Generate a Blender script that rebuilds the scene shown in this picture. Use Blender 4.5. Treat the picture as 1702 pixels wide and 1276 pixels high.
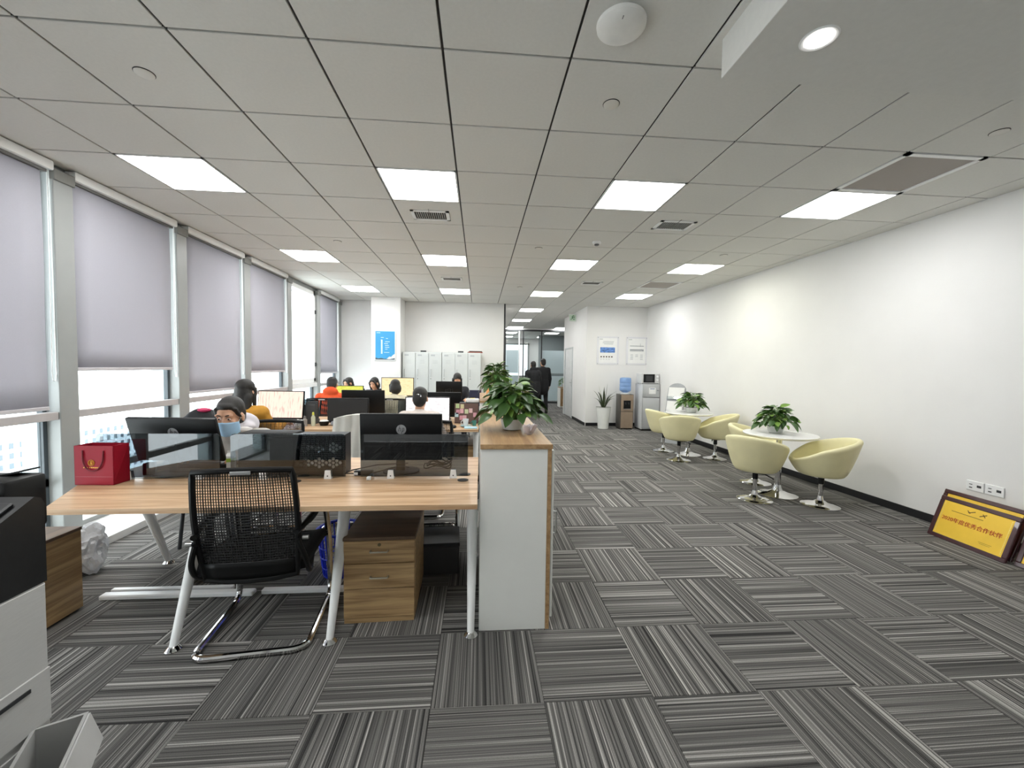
import bpy, bmesh, math, random
from mathutils import Vector, Matrix, Euler, noise
random.seed(11)
for o in list(bpy.data.objects):
    bpy.data.objects.remove(o, do_unlink=True)
S = bpy.context.scene
COL = S.collection
PI = math.pi
R = math.radians

# ------------------------------------------------------------------ camera
YAW, PITCH, ROLL, FPX, EYE = .0800234, -.0429195, .0140619, 682.84, 1.40
f = Vector((math.sin(YAW)*math.cos(PITCH), math.cos(YAW)*math.cos(PITCH), math.sin(PITCH)))
r = Vector((math.cos(YAW), -math.sin(YAW), 0))
u = r.cross(f)
r2 = math.cos(ROLL)*r + math.sin(ROLL)*u
u2 = -math.sin(ROLL)*r + math.cos(ROLL)*u
cd = bpy.data.cameras.new('camera')
cd.sensor_fit = 'HORIZONTAL'; cd.sensor_width = 36; cd.lens = FPX/1702*36
cd.clip_start = .05; cd.clip_end = 500
cam = bpy.data.objects.new('camera', cd)
mw = Matrix((r2, u2, -f)).transposed().to_4x4()
mw.translation = (0, 0, EYE)
cam.matrix_world = mw
COL.objects.link(cam)
S.camera = cam

# ------------------------------------------------------------------ world, exposure
W = bpy.data.worlds.new('overcast_sky'); S.world = W; W.use_nodes = True
wb = W.node_tree.nodes['Background']
wb.inputs[0].default_value = (.95, .975, 1.0, 1); wb.inputs[1].default_value = 4.5
S.view_settings.view_transform = 'Standard'; S.view_settings.look = 'None'
S.view_settings.gamma = 1; S.view_settings.use_curve_mapping = False
S.view_settings.exposure = 0.58
PANEL_STRENGTH = 15.0

# ------------------------------------------------------------------ materials
def lin(c):
    if isinstance(c, str):
        c = tuple(int(c[i:i+2], 16) for i in (0, 2, 4))
    return tuple(((v/255)/12.92 if v/255 <= .04045 else ((v/255+.055)/1.055)**2.4) for v in c)
MATS = {}
def N(nt, t, **kw):
    n = nt.nodes.new(t)
    for k, v in kw.items(): setattr(n, k, v)
    return n
def mat(name, col, rough=.5, metal=0.0, var=.05, scale=12, bump=0.0, spec=.5, stretch=None, transl=0, coat=0, emit=0, contrast=(.3, .7), bscale=None):
    """procedural principled material: noise breaks up colour (and optionally relief)"""
    if name in MATS: return MATS[name]
    m = bpy.data.materials.new(name); m.use_nodes = True
    nt = m.node_tree; b = nt.nodes['Principled BSDF']
    c = lin(col)
    tc = N(nt, 'ShaderNodeTexCoord'); mp = N(nt, 'ShaderNodeMapping')
    if stretch: mp.inputs['Scale'].default_value = stretch
    nt.links.new(tc.outputs['Object'], mp.inputs[0])
    nz = N(nt, 'ShaderNodeTexNoise'); nz.inputs['Scale'].default_value = scale; nz.inputs['Detail'].default_value = 4
    nt.links.new(mp.outputs[0], nz.inputs['Vector'])
    rp = N(nt, 'ShaderNodeValToRGB')
    rp.color_ramp.elements[0].position, rp.color_ramp.elements[1].position = contrast
    rp.color_ramp.elements[0].color = tuple(min(1, v*(1-var)) for v in c)+(1,)
    rp.color_ramp.elements[1].color = tuple(min(1, v*(1+var)) for v in c)+(1,)
    nt.links.new(nz.outputs['Fac'], rp.inputs[0])
    nt.links.new(rp.outputs[0], b.inputs['Base Color'])
    b.inputs['Roughness'].default_value = rough; b.inputs['Metallic'].default_value = metal
    b.inputs['Specular IOR Level'].default_value = spec
    if coat: b.inputs['Coat Weight'].default_value = coat
    if emit:
        nt.links.new(rp.outputs[0], b.inputs['Emission Color']); b.inputs['Emission Strength'].default_value = emit
    if bump:
        nb = N(nt, 'ShaderNodeTexNoise'); nb.inputs['Scale'].default_value = bscale or scale*4; nb.inputs['Detail'].default_value = 3
        nt.links.new(mp.outputs[0], nb.inputs['Vector'])
        bp = N(nt, 'ShaderNodeBump'); bp.inputs['Strength'].default_value = bump; bp.inputs['Distance'].default_value = .01
        nt.links.new(nb.outputs['Fac'], bp.inputs['Height']); nt.links.new(bp.outputs[0], b.inputs['Normal'])
    if transl:
        tr = N(nt, 'ShaderNodeBsdfTranslucent'); nt.links.new(rp.outputs[0], tr.inputs[0])
        mx = N(nt, 'ShaderNodeMixShader'); mx.inputs[0].default_value = transl
        nt.links.new(b.outputs[0], mx.inputs[1]); nt.links.new(tr.outputs[0], mx.inputs[2])
        nt.links.new(mx.outputs[0], nt.nodes['Material Output'].inputs[0])
    MATS[name] = m
    return m
def glass(name, col, refl=.03, frost=0.0, frostcol=(.8, .85, .88)):
    """thin pane: tinted see-through with a fresnel reflection (and a frosted film)"""
    if name in MATS: return MATS[name]
    m = bpy.data.materials.new(name); m.use_nodes = True
    nt = m.node_tree; nt.nodes.remove(nt.nodes['Principled BSDF'])
    out = nt.nodes['Material Output']
    tr = N(nt, 'ShaderNodeBsdfTransparent'); gl = N(nt, 'ShaderNodeBsdfGlossy'); gl.inputs['Roughness'].default_value = .02
    nz = N(nt, 'ShaderNodeTexNoise'); nz.inputs['Scale'].default_value = 2
    rp = N(nt, 'ShaderNodeValToRGB')
    rp.color_ramp.elements[0].color = tuple(v*.97 for v in col)+(1,); rp.color_ramp.elements[1].color = tuple(col)+(1,)
    nt.links.new(nz.outputs['Fac'], rp.inputs[0]); nt.links.new(rp.outputs[0], tr.inputs[0])
    lw = N(nt, 'ShaderNodeLayerWeight'); lw.inputs[0].default_value = .5
    pw = N(nt, 'ShaderNodeMath', operation='POWER'); pw.inputs[1].default_value = 4.5; nt.links.new(lw.outputs['Facing'], pw.inputs[0])
    fr = N(nt, 'ShaderNodeMath', operation='MULTIPLY_ADD'); fr.inputs[1].default_value = .6; fr.inputs[2].default_value = refl; nt.links.new(pw.outputs[0], fr.inputs[0])
    mx = N(nt, 'ShaderNodeMixShader')
    nt.links.new(fr.outputs[0], mx.inputs[0]); nt.links.new(tr.outputs[0], mx.inputs[1]); nt.links.new(gl.outputs[0], mx.inputs[2])
    last = mx
    if frost:
        tl = N(nt, 'ShaderNodeBsdfTranslucent'); tl.inputs[0].default_value = frostcol+(1,)
        df = N(nt, 'ShaderNodeBsdfDiffuse'); df.inputs[0].default_value = frostcol+(1,)
        a = N(nt, 'ShaderNodeMixShader'); a.inputs[0].default_value = .5
        nt.links.new(tl.outputs[0], a.inputs[1]); nt.links.new(df.outputs[0], a.inputs[2])
        b = N(nt, 'ShaderNodeMixShader'); b.inputs[0].default_value = frost
        nt.links.new(mx.outputs[0], b.inputs[1]); nt.links.new(a.outputs[0], b.inputs[2]); last = b
    nt.links.new(last.outputs[0], out.inputs[0])
    MATS[name] = m
    return m
def emit(name, col, strength):
    if name in MATS: return MATS[name]
    m = bpy.data.materials.new(name); m.use_nodes = True
    nt = m.node_tree; nt.nodes.remove(nt.nodes['Principled BSDF'])
    e = N(nt, 'ShaderNodeEmission'); e.inputs[1].default_value = strength
    nz = N(nt, 'ShaderNodeTexNoise'); nz.inputs['Scale'].default_value = 3
    rp = N(nt, 'ShaderNodeValToRGB')
    rp.color_ramp.elements[0].color = tuple(v*.97 for v in col)+(1,); rp.color_ramp.elements[1].color = tuple(col)+(1,)
    nt.links.new(nz.outputs['Fac'], rp.inputs[0]); nt.links.new(rp.outputs[0], e.inputs[0])
    nt.links.new(e.outputs[0], nt.nodes['Material Output'].inputs[0])
    MATS[name] = m
    return m
def wood(name, dark, light, axis='x', rough=.42, fine=1.0):
    if name in MATS: return MATS[name]
    m = bpy.data.materials.new(name); m.use_nodes = True
    nt = m.node_tree; b = nt.nodes['Principled BSDF']
    tc = N(nt, 'ShaderNodeTexCoord'); mp = N(nt, 'ShaderNodeMapping')
    k = {'x': (1.0, 16, 22), 'y': (16, 1.0, 22), 'z': (16, 22, 1.0)}[axis]
    mp.inputs['Scale'].default_value = tuple(v*fine for v in k)
    nt.links.new(tc.outputs['Object'], mp.inputs[0])
    n1 = N(nt, 'ShaderNodeTexNoise'); n1.inputs['Scale'].default_value = 1.6; n1.inputs['Detail'].default_value = 6; n1.inputs['Distortion'].default_value = .6
    n2 = N(nt, 'ShaderNodeTexNoise'); n2.inputs['Scale'].default_value = 9; n2.inputs['Detail'].default_value = 2
    nt.links.new(mp.outputs[0], n1.inputs['Vector']); nt.links.new(mp.outputs[0], n2.inputs['Vector'])
    ad = N(nt, 'ShaderNodeMath', operation='MULTIPLY_ADD'); ad.inputs[1].default_value = .25
    nt.links.new(n2.outputs['Fac'], ad.inputs[0]); nt.links.new(n1.outputs['Fac'], ad.inputs[2])
    rp = N(nt, 'ShaderNodeValToRGB')
    rp.color_ramp.elements[0].position = .45; rp.color_ramp.elements[1].position = .78
    rp.color_ramp.elements[0].color = lin(dark)+(1,); rp.color_ramp.elements[1].color = lin(light)+(1,)
    nt.links.new(ad.outputs[0], rp.inputs[0]); nt.links.new(rp.outputs[0], b.inputs['Base Color'])
    b.inputs['Roughness'].default_value = rough
    MATS[name] = m
    return m

CT = .47      # carpet tile pitch
CX, CY = .285, 1.64
def carpet():
    m = bpy.data.materials.new('striped_carpet'); m.use_nodes = True
    nt = m.node_tree; b = nt.nodes['Principled BSDF']; L = nt.links.new
    g = N(nt, 'ShaderNodeNewGeometry'); sp = N(nt, 'ShaderNodeSeparateXYZ'); L(g.outputs['Position'], sp.inputs[0])
    def mth(op, a, bb=None, c=None):
        n = N(nt, 'ShaderNodeMath', operation=op)
        for i, v in enumerate((a, bb, c)):
            if v is None: continue
            if isinstance(v, (int, float)): n.inputs[i].default_value = v
            else: L(v, n.inputs[i])
        return n.outputs[0]
    cx = mth('FLOOR', mth('DIVIDE', mth('SUBTRACT', sp.outputs[0], CX), CT))
    cy = mth('FLOOR', mth('DIVIDE', mth('SUBTRACT', sp.outputs[1], CY), CT))
    par = mth('FLOORED_MODULO', mth('ADD', cx, cy), 2.0)
    inv = mth('SUBTRACT', 1.0, par)
    across = mth('ADD', mth('MULTIPLY', sp.outputs[0], par), mth('MULTIPLY', sp.outputs[1], inv))
    along = mth('ADD', mth('MULTIPLY', sp.outputs[1], par), mth('MULTIPLY', sp.outputs[0], inv))
    rnd = mth('ADD', mth('MULTIPLY', cx, 7.31), mth('MULTIPLY', cy, 13.77))
    def stripes(sc, al):
        v = N(nt, 'ShaderNodeCombineXYZ')
        L(mth('MULTIPLY', across, sc), v.inputs[0]); L(rnd, v.inputs[1]); L(mth('MULTIPLY', along, al), v.inputs[2])
        n = N(nt, 'ShaderNodeTexNoise'); n.inputs['Scale'].default_value = 1; n.inputs['Detail'].default_value = 1
        L(v.outputs[0], n.inputs['Vector']); return n.outputs['Fac']
    s = mth('ADD', mth('MULTIPLY', stripes(165, .5), .66), mth('MULTIPLY', stripes(55, .4), .34))
    gr = N(nt, 'ShaderNodeTexNoise'); gr.inputs['Scale'].default_value = 420; gr.inputs['Detail'].default_value = 1
    L(g.outputs['Position'], gr.inputs['Vector'])
    s = mth('ADD', s, mth('MULTIPLY', mth('SUBTRACT', gr.outputs['Fac'], .5), .16))
    rp = N(nt, 'ShaderNodeValToRGB'); e = rp.color_ramp.elements
    e[0].position = .33; e[0].color = lin('2c2b2b')+(1,)
    e[1].position = .68; e[1].color = lin('bdbab5')+(1,)
    k = e.new(.45); k.color = lin('5a5957')+(1,)
    k = e.new(.56); k.color = lin('757370')+(1,)
    L(s, rp.inputs[0]); L(rp.outputs[0], b.inputs['Base Color'])
    b.inputs['Roughness'].default_value = .95; b.inputs['Specular IOR Level'].default_value = .15
    bp = N(nt, 'ShaderNodeBump'); bp.inputs['Strength'].default_value = .35; bp.inputs['Distance'].default_value = .004
    L(s, bp.inputs['Height']); L(bp.outputs[0], b.inputs['Normal'])
    return m
CARPET = carpet()

m_wall = mat('wall_paint', 'e9e8e6', .85, var=.012, scale=3, bump=.03, bscale=120)
m_black_base = mat('black_skirting', '17171a', .45)
m_panel = mat('ceiling_tile', 'dddcd7', .9, var=.02, scale=60, bump=.08, bscale=300)
m_grid = mat('ceiling_grid', '1f1f1f', .6)
m_white = mat('white_paint_metal', 'f0f1f0', .35, var=.015)
m_alu = mat('window_aluminium', '989b99', .4, var=.03, scale=6)
m_alu_dk = mat('dark_gasket', '4b5358', .5)
m_ext = mat('exterior_fin', 'c5d3d6', .6)
m_blind = mat('blind_fabric', 'bdbcc4', .9, var=.02, scale=200, transl=.22)
m_chrome = mat('chrome', 'd8d8d8', .09, 1.0, var=.02)
m_steel = mat('brushed_steel', 'b9bab9', .3, 1.0, var=.03, scale=40)
m_blk = mat('black_plastic', '0b0c0d', .4, var=.1, spec=.3)
m_blk_mat = mat('black_matte', '0d0e10', .6, var=.12)
m_dkgrey = mat('dark_grey_plastic', '2a2c2f', .5)
m_desk = wood('desk_wood', 'b58d66', 'dcbd98', 'x', .36)
m_ped = wood('pedestal_wood', '94754f', 'cbaa7b', 'x', .45)
m_pedtop = wood('pedestal_top_wood', '5d4a3a', '75604c', 'x', .5)
m_trim = wood('cabinet_trim_wood', '93714c', 'b8976d', 'y', .4)
m_cab = mat('white_laminate', 'eaebe6', .45, var=.01)
m_cream = mat('cream_leather', 'e6dfb2', .5, var=.03, scale=9, bump=.05, bscale=150)
m_smoke = glass('smoked_glass', (.36, .40, .43), .085)
m_clear = glass('window_glass', (.95, .98, .98))
m_leaf = mat('pothos_leaf', '456a30', .42, var=.35, scale=5, contrast=(.35, .65))
m_leaf2 = mat('pothos_leaf_light', '7a9f45', .42, var=.3, scale=6)
m_stem = mat('green_stem', '6b8a45', .5, var=.15)
m_pot = mat('white_ceramic', 'dfe0dc', .25, var=.02)
m_soil = mat('potting_soil', '2f261d', .95, var=.4, scale=90)
m_skin = mat('skin', 'd6a688', .55, var=.05, scale=14)
m_hair = mat('black_hair', '17130f', .42, var=.5, scale=6, stretch=(30, 30, 2), bump=.4, bscale=30)
m_paper = mat('paper_white', 'eeeeec', .8, var=.02)

# ------------------------------------------------------------------ geometry helpers
class G:
    def __init__(s): s.bm = bmesh.new()
    def _tf(s, vs, loc, rot):
        mx = Matrix.Translation(loc)
        if rot is not None: mx = mx @ (rot if isinstance(rot, Matrix) else Euler(rot).to_matrix().to_4x4())
        bmesh.ops.transform(s.bm, matrix=mx, verts=vs)
    def box(s, c, d, rot=None, bev=0.0, seg=1):
        r_ = bmesh.ops.create_cube(s.bm, size=1.0)
        vs = r_['verts']
        bmesh.ops.scale(s.bm, vec=d, verts=vs)
        if bev:
            es = list({e for v in vs for e in v.link_edges})
            b = bmesh.ops.bevel(s.bm, geom=es, offset=min(bev, min(d)*.45), segments=seg, affect='EDGES', profile=.5)
            vs = list({v for f_ in b['faces'] for v in f_.verts} | {v for v in vs if v.is_valid})
        s._tf(vs, c, rot); return s
    def b2(s, x0, x1, y0, y1, z0, z1, bev=0.0, seg=1):
        return s.box(((x0+x1)/2, (y0+y1)/2, (z0+z1)/2), (abs(x1-x0), abs(y1-y0), abs(z1-z0)), None, bev, seg)
    def cyl(s, p0, p1, r0, r1=None, n=16, cap=True):
        p0, p1 = Vector(p0), Vector(p1); r1 = r0 if r1 is None else r1
        d = (p1-p0); q = d.to_track_quat('Z', 'Y').to_matrix()
        A = []; B = []
        for i in range(n):
            a = 2*PI*i/n; w = q @ Vector((math.cos(a), math.sin(a), 0))
            A.append(s.bm.verts.new(p0+w*r0)); B.append(s.bm.verts.new(p1+w*r1))
        for i in range(n):
            j = (i+1) % n; s.bm.faces.new((A[i], A[j], B[j], B[i]))
        if cap: s.bm.faces.new(A[::-1]); s.bm.faces.new(B)
        return s
    def tube(s, pts, rad, n=8, closed=False, flat=None):
        P = [Vector(p) for p in pts]; k = len(P); rings = []
        rr = rad if isinstance(rad, (list, tuple)) else [rad]*k
        prev = None
        for i in range(k):
            a = P[(i-1) % k] if (closed or i > 0) else P[i]
            b = P[(i+1) % k] if (closed or i < k-1) else P[i]
            t = (b-a).normalized()
            if prev is None:
                up = Vector((0, 0, 1)) if abs(t.z) < .9 else Vector((1, 0, 0))
                nx = t.cross(up).normalized()
            else:
                nx = (prev - t*prev.dot(t)).normalized()
            prev = nx; ny = t.cross(nx)
            fl = flat or 1.0
            rings.append([s.bm.verts.new(P[i]+(nx*math.cos(2*PI*j/n)+ny*fl*math.sin(2*PI*j/n))*rr[i]) for j in range(n)])
        m_ = k if closed else k-1
        for i in range(m_):
            A, B = rings[i], rings[(i+1) % k]
            for j in range(n):
                l = (j+1) % n
                s.bm.faces.new((A[j], A[l], B[l], B[j]))
        if not closed:
            s.bm.faces.new(rings[0][::-1]); s.bm.faces.new(rings[-1])
        return s
    def lathe(s, prof, n=24, c=(0, 0, 0), closed=False):
        rings = []
        c = Vector(c)
        for (r_, z) in prof:
            if r_ < 1e-5: rings.append([s.bm.verts.new(c+Vector((0, 0, z)))])
            else: rings.append([s.bm.verts.new(c+Vector((r_*math.cos(2*PI*i/n), r_*math.sin(2*PI*i/n), z))) for i in range(n)])
        pr = list(zip(rings, rings[1:])) + ([(rings[-1], rings[0])] if closed else [])
        for A, B in pr:
            for i in range(n):
                j = (i+1) % n
                if len(A) == 1 and len(B) == 1: continue
                if len(A) == 1: s.bm.faces.new((A[0], B[j], B[i]))
                elif len(B) == 1: s.bm.faces.new((A[i], A[j], B[0]))
                else: s.bm.faces.new((A[i], A[j], B[j], B[i]))
        return s
    def prism(s, pts, z0, z1):
        A = [s.bm.verts.new((x, y, z0)) for x, y in pts]; B = [s.bm.verts.new((x, y, z1)) for x, y in pts]
        n = len(pts)
        s.bm.faces.new(A[::-1]); s.bm.faces.new(B)
        for i in range(n): s.bm.faces.new((A[i], A[(i+1) % n], B[(i+1) % n], B[i]))
        return s
    def extr(s, pts3, off):
        """a planar outline pushed along a vector"""
        o = Vector(off); A = [s.bm.verts.new(Vector(p)) for p in pts3]; B = [s.bm.verts.new(Vector(p)+o) for p in pts3]
        n = len(A); s.bm.faces.new(A[::-1]); s.bm.faces.new(B)
        for i in range(n): s.bm.faces.new((A[i], A[(i+1) % n], B[(i+1) % n], B[i]))
        return s
    def surf(s, fn, nu, nv, cu=False, cv=False):
        V = [[s.bm.verts.new(fn(i/(nu if cu else nu-1), j/(nv if cv else nv-1))) for j in range(nv)] for i in range(nu)]
        for i in range(nu if cu else nu-1):
            for j in range(nv if cv else nv-1):
                try: s.bm.faces.new((V[i][j], V[(i+1) % nu][j], V[(i+1) % nu][(j+1) % nv], V[i][(j+1) % nv]))
                except ValueError: pass
        return s
    def ell(s, c, rad, rot=None, n=16, m_=10):
        c = Vector(c); q = None if rot is None else (rot if isinstance(rot, Matrix) else Euler(rot).to_matrix()).to_3x3()
        rings = []
        for j in range(m_+1):
            th = PI*j/m_; k = 1 if j in (0, m_) else n; ring = []
            for i in range(k):
                a = 2*PI*i/n; v = Vector((rad[0]*math.sin(th)*math.cos(a), rad[1]*math.sin(th)*math.sin(a), -rad[2]*math.cos(th)))
                ring.append(s.bm.verts.new(c+(v if q is None else q @ v)))
            rings.append(ring)
        for A, B in zip(rings, rings[1:]):
            for i in range(n):
                l = (i+1) % n
                if len(A) == 1: s.bm.faces.new((A[0], B[l], B[i]))
                elif len(B) == 1: s.bm.faces.new((A[i], A[l], B[0]))
                else: s.bm.faces.new((A[i], A[l], B[l], B[i]))
        return s
    def cap(s, p0, p1, r0, r1=None, n=12):
        """tapered capsule"""
        r1 = r0 if r1 is None else r1
        s.cyl(p0, p1, r0, r1, n); s.ell(p0, (r0,)*3, None, n, 8); s.ell(p1, (r1,)*3, None, n, 8); return s
    def mesh(s, name='mesh', smooth=.6, solid=0):
        bmesh.ops.remove_doubles(s.bm, verts=s.bm.verts, dist=1e-6)
        bmesh.ops.recalc_face_normals(s.bm, faces=s.bm.faces)
        me = bpy.data.meshes.new(name); s.bm.to_mesh(me); s.bm.free()
        if smooth:
            me.polygons.foreach_set('use_smooth', [True]*len(me.polygons)); me.set_sharp_from_angle(angle=smooth)
        return me
    def build(s, name, m, parent=None, smooth=.6, label=None):
        return obj(name, s.mesh(name, smooth), m, parent, label)
def obj(name, me, m, parent=None, label=None):
    if m is not None and not me.materials: me.materials.append(m)
    o = bpy.data.objects.new(name, me); COL.objects.link(o)
    if parent is not None: o.parent = parent
    if label: o['label'] = label
    return o
def tag(o, label, cat, group=None):
    o['label'] = label; o['category'] = cat
    if group: o['group'] = group
    return o
def thing(name, label, cat, loc=(0, 0, 0), rz=0.0, group=None):
    o = bpy.data.objects.new(name, None); COL.objects.link(o); o.empty_display_size = .1
    o.location = loc; o.rotation_euler = (0, 0, rz)
    return tag(o, label, cat, group)
def structure(o): o['kind'] = 'structure'; return o
def dup(root, loc, rz, label, group=None):
    c = root.copy(); COL.objects.link(c); c.location = loc; c.rotation_euler = (0, 0, rz); c['label'] = label
    if group: c['group'] = group
    for ch in list(root.children):
        k = ch.copy(); COL.objects.link(k); k.parent = c
        for g in list(ch.children):
            q = g.copy(); COL.objects.link(q); q.parent = k
    return c
def arc(c, rad, a0, a1, n, plane='xy'):
    o = []
    for i in range(n+1):
        a = a0+(a1-a0)*i/n; p, q = rad*math.cos(a), rad*math.sin(a)
        o.append(Vector(c)+(Vector((p, q, 0)) if plane == 'xy' else Vector((p, 0, q)) if plane == 'xz' else Vector((0, p, q))))
    return o
def rounded(pts, rad, n=5):
    """round the corners of an open polyline"""
    P = [Vector(p) for p in pts]; out = [P[0]]
    for i in range(1, len(P)-1):
        a, b, c = P[i-1], P[i], P[i+1]
        d0 = (a-b); d1 = (c-b); k = min(rad, d0.length*.49, d1.length*.49)
        p, q = b+d0.normalized()*k, b+d1.normalized()*k
        for j in range(n+1):
            t = j/n; out.append(p*(1-t)**2+b*2*t*(1-t)+q*t*t)
    out.append(P[-1]); return out
WORK = bpy.data.scenes.new('workbench')      # small empty scene in which modifiers are applied
def bench_graph(*os):
    for o in os: WORK.collection.objects.link(o)
    with bpy.context.temp_override(scene=WORK, view_layer=WORK.view_layers[0]):
        dg = bpy.context.evaluated_depsgraph_get()
    dg.update(); return dg
def text(s, size, name, m, parent, loc, rot, ext=.0006, align='CENTER', xs=1.0, shear=0.0):
    cu = bpy.data.curves.new('lettering', 'FONT'); cu.body = s; cu.size = size; cu.extrude = ext
    cu.align_x = align; cu.align_y = 'CENTER'; cu.resolution_u = 3; cu.shear = shear
    t = bpy.data.objects.new('lettering', cu); dg = bench_graph(t)
    me = bpy.data.meshes.new_from_object(t.evaluated_get(dg)); me.materials.clear()
    bpy.data.objects.remove(t, do_unlink=True)
    o = obj(name, me, m, parent); o.location = loc; o.rotation_euler = rot; o.scale = (xs, 1, 1)
    return o
def remesh(g, voxel, smooth=3, name='body'):
    me = g.mesh(name, 0)
    t = bpy.data.objects.new('tmp', me)
    md = t.modifiers.new('r', 'REMESH'); md.mode = 'VOXEL'; md.voxel_size = voxel; md.use_smooth_shade = True
    if smooth:
        sm = t.modifiers.new('s', 'SMOOTH'); sm.factor = .5; sm.iterations = smooth
    dg = bench_graph(t)
    out = bpy.data.meshes.new_from_object(t.evaluated_get(dg)); out.name = name
    out.polygons.foreach_set('use_smooth', [True]*len(out.polygons))
    bpy.data.objects.remove(t, do_unlink=True); bpy.data.meshes.remove(me)
    return out
# ================================================================== THE SETTING
ZC = 2.852                    # underside of the ceiling
GX, GY, PX, PY = -.184, 1.974, .6, .594   # ceiling grid origin and pitch
def wx(y): return 4.235-.0323*(y-2.95)   # room face of the right wall

# ---- floor: striped carpet tiles laid quarter turn
fl = structure(G().b2(-3.5, 6.2, -2.6, 21.5, -.12, -.007).build('floor', mat('screed', '3a3936', .9)))
tm = G().b2(-CT/2+.0012, CT/2-.0012, -CT/2+.0012, CT/2-.0012, -.0068, 0).mesh('carpet_tile', 0)
tm.materials.append(CARPET)
cells = []
for i in range(-9, 13):
    for j in range(-10, 42):
        x, y = CX+(i+.5)*CT, CY+(j+.5)*CT
        if x < -3.0 or x > wx(y)+.1 and y < 9.6 or y < -2.5 or y > 21.3 or x > 6: continue
        if y > 9.9 and (x < .3): continue
        vis = y > 1.2 and -1.32*y-.3 < x < 1.2*y+.5
        d = math.hypot(x, y)
        cells.append((not vis, d, x, y))
cells.sort()
rest = G()
for k, (nv, d, x, y) in enumerate(cells):
    if k < 300 and not nv:
        o = obj('carpet_tile', tm, None, fl); o.location = (x, y, 0)
    else:
        rest.b2(x-CT/2+.0012, x+CT/2-.0012, y-CT/2+.0012, y+CT/2-.0012, -.0068, 0)
ro = rest.build('carpet_tiling', CARPET, fl, 0); ro['kind'] = 'stuff'

# ---- ceiling: slab, recessed grid, single tiles
ce = structure(G().b2(-3.6, 6.2, -2.6, 21.5, ZC+.02, ZC+.16).build('ceiling', m_grid))
LIGHTS = [(c, r_) for r_ in (2, 6, 10) for c in (-4, -1, 2, 5)] + [(2, 14), (2, 18), (2, 22), (5, 22), (2, 26), (5, 26), (2, 30), (5, 30), (-4, -2), (-1, -2)]  # last two are unseen panels added for fill light
RETURNS = [(5, 1), (5, 8)]
LOW = lambda x, y: x > 1.07 and y < 1.78
def panel_mesh(w, d):
    key = ('panel', round(w, 3), round(d, 3))
    if key not in MATS:
        me = G().b2(-w/2, w/2, -d/2, d/2, 0, .013, .002).mesh('ceiling_panel', 0); me.materials.append(m_panel); MATS[key] = me
    return MATS[key]
gap = .006
for c in range(-6, 12):
    for r_ in range(-8, 34):
        x0, x1 = GX+c*PX, GX+(c+1)*PX; y0, y1 = GY+r_*PY, GY+(r_+1)*PY
        if (c, r_) in LIGHTS or (c, r_) in RETURNS: continue
        if y0 > 9.6:
            if x1 < .5 or y0 > 21.4 or x0 > 6: continue
        else:
            x1 = min(x1, wx(y0)-.002); x0 = max(x0, -3.34)
            if y0 < 9.66 < y1 and x0 < .5 or y0 < 9.62 < y1 and x0 > 2.5: y1 = 9.64
        if x1-x0 < .05 or y1-y0 < .04: continue
        if x1 > 1.2 and y1 < 1.7: continue
        o = obj('ceiling_panel', panel_mesh(x1-x0-2*gap, y1-y0-2*gap), None, ce)
        o.location = ((x0+x1)/2, (y0+y1)/2, ZC)
# main runners between the tiles, slightly recessed
for c in range(-5, 9):
    x = GX+c*PX
    G().b2(x-.004, x+.004, -2.4, 9.6 if not 1 <= c <= 5 else 21.0, ZC+.006, ZC+.02).build('grid_runner', m_grid, ce, 0)

# ---- dropped bulkhead near the camera, with a downlight
bk = structure(G().b2(1.055, 4.3, -2.5, 1.80, 2.685, ZC+.015, .002).build('trim_bulkhead', mat('bulkhead_paint', 'dcdbd6', .9, var=.02, scale=40)))

# ---- walls
def slanted_wall():
    y0, y1 = -2.6, 9.75
    g = G(); g.prism([(wx(y0), y0), (wx(y0)+.15, y0), (wx(y1)+.15, y1), (wx(y1), y1)], 0, ZC+.1)
    return g
wr = structure(slanted_wall().build('wall_right', m_wall, None, 0))
g = G(); y0, y1 = -2.5, 8.9
g.prism([(wx(y0)-.012, y0), (wx(y0)-.0005, y0), (wx(9.6)-.0005, 9.6), (wx(9.6)-.012, 9.6)], 0, .075)
structure(g.build('baseboard_right', m_black_base, None, 0))
structure(G().b2(-3.5, .565, 9.66, 9.80, 0, ZC+.1).build('wall_back', m_wall, None, 0))
structure(G().b2(-2.33, -1.71, 9.10, 9.659, 0, ZC+.012, .004).build('wall_column', m_wall, None, 0))
structure(G().b2(.566, .60, 9.655, 9.81, 0, ZC+.05).build('trim_1', mat('dark_reveal', '2a2b2c', .5), None, 0))
structure(G().b2(2.54, 4.3, 9.64, 9.80, 0, ZC+.1).build('wall_back_right', m_wall, None, 0))
structure(G().b2(2.552, 3.98, 9.628, 9.6395, 0, .075).build('baseboard_back', m_black_base, None, 0))
cw = structure(G().b2(2.54, 2.70, 9.801, 11.05, 0, ZC+.1).b2(2.54, 2.70, 12.06, 12.25, 0, ZC+.1).b2(2.54, 2.70, 11.05, 12.06, 1.93, ZC+.1).build('wall_corridor', m_wall, None, 0))
structure(G().b2(2.5285, 2.5395, 9.65, 11.0, 0, .075).build('baseboard_corridor', m_black_base, None, 0))
d1 = structure(G().b2(2.545, 2.585, 11.07, 12.04, .008, 1.915, .003).build('door_1', mat('door_paint', 'dfe1e0', .5), None))
G().b2(2.525, 2.60, 11.045, 11.085, 0, 1.945).b2(2.525, 2.60, 12.03, 12.07, 0, 1.945).b2(2.525, 2.60, 11.045, 12.07, 1.915, 1.95).build('door_frame', mat('door_frame', 'c3c8c8', .5), d1, 0)
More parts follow.
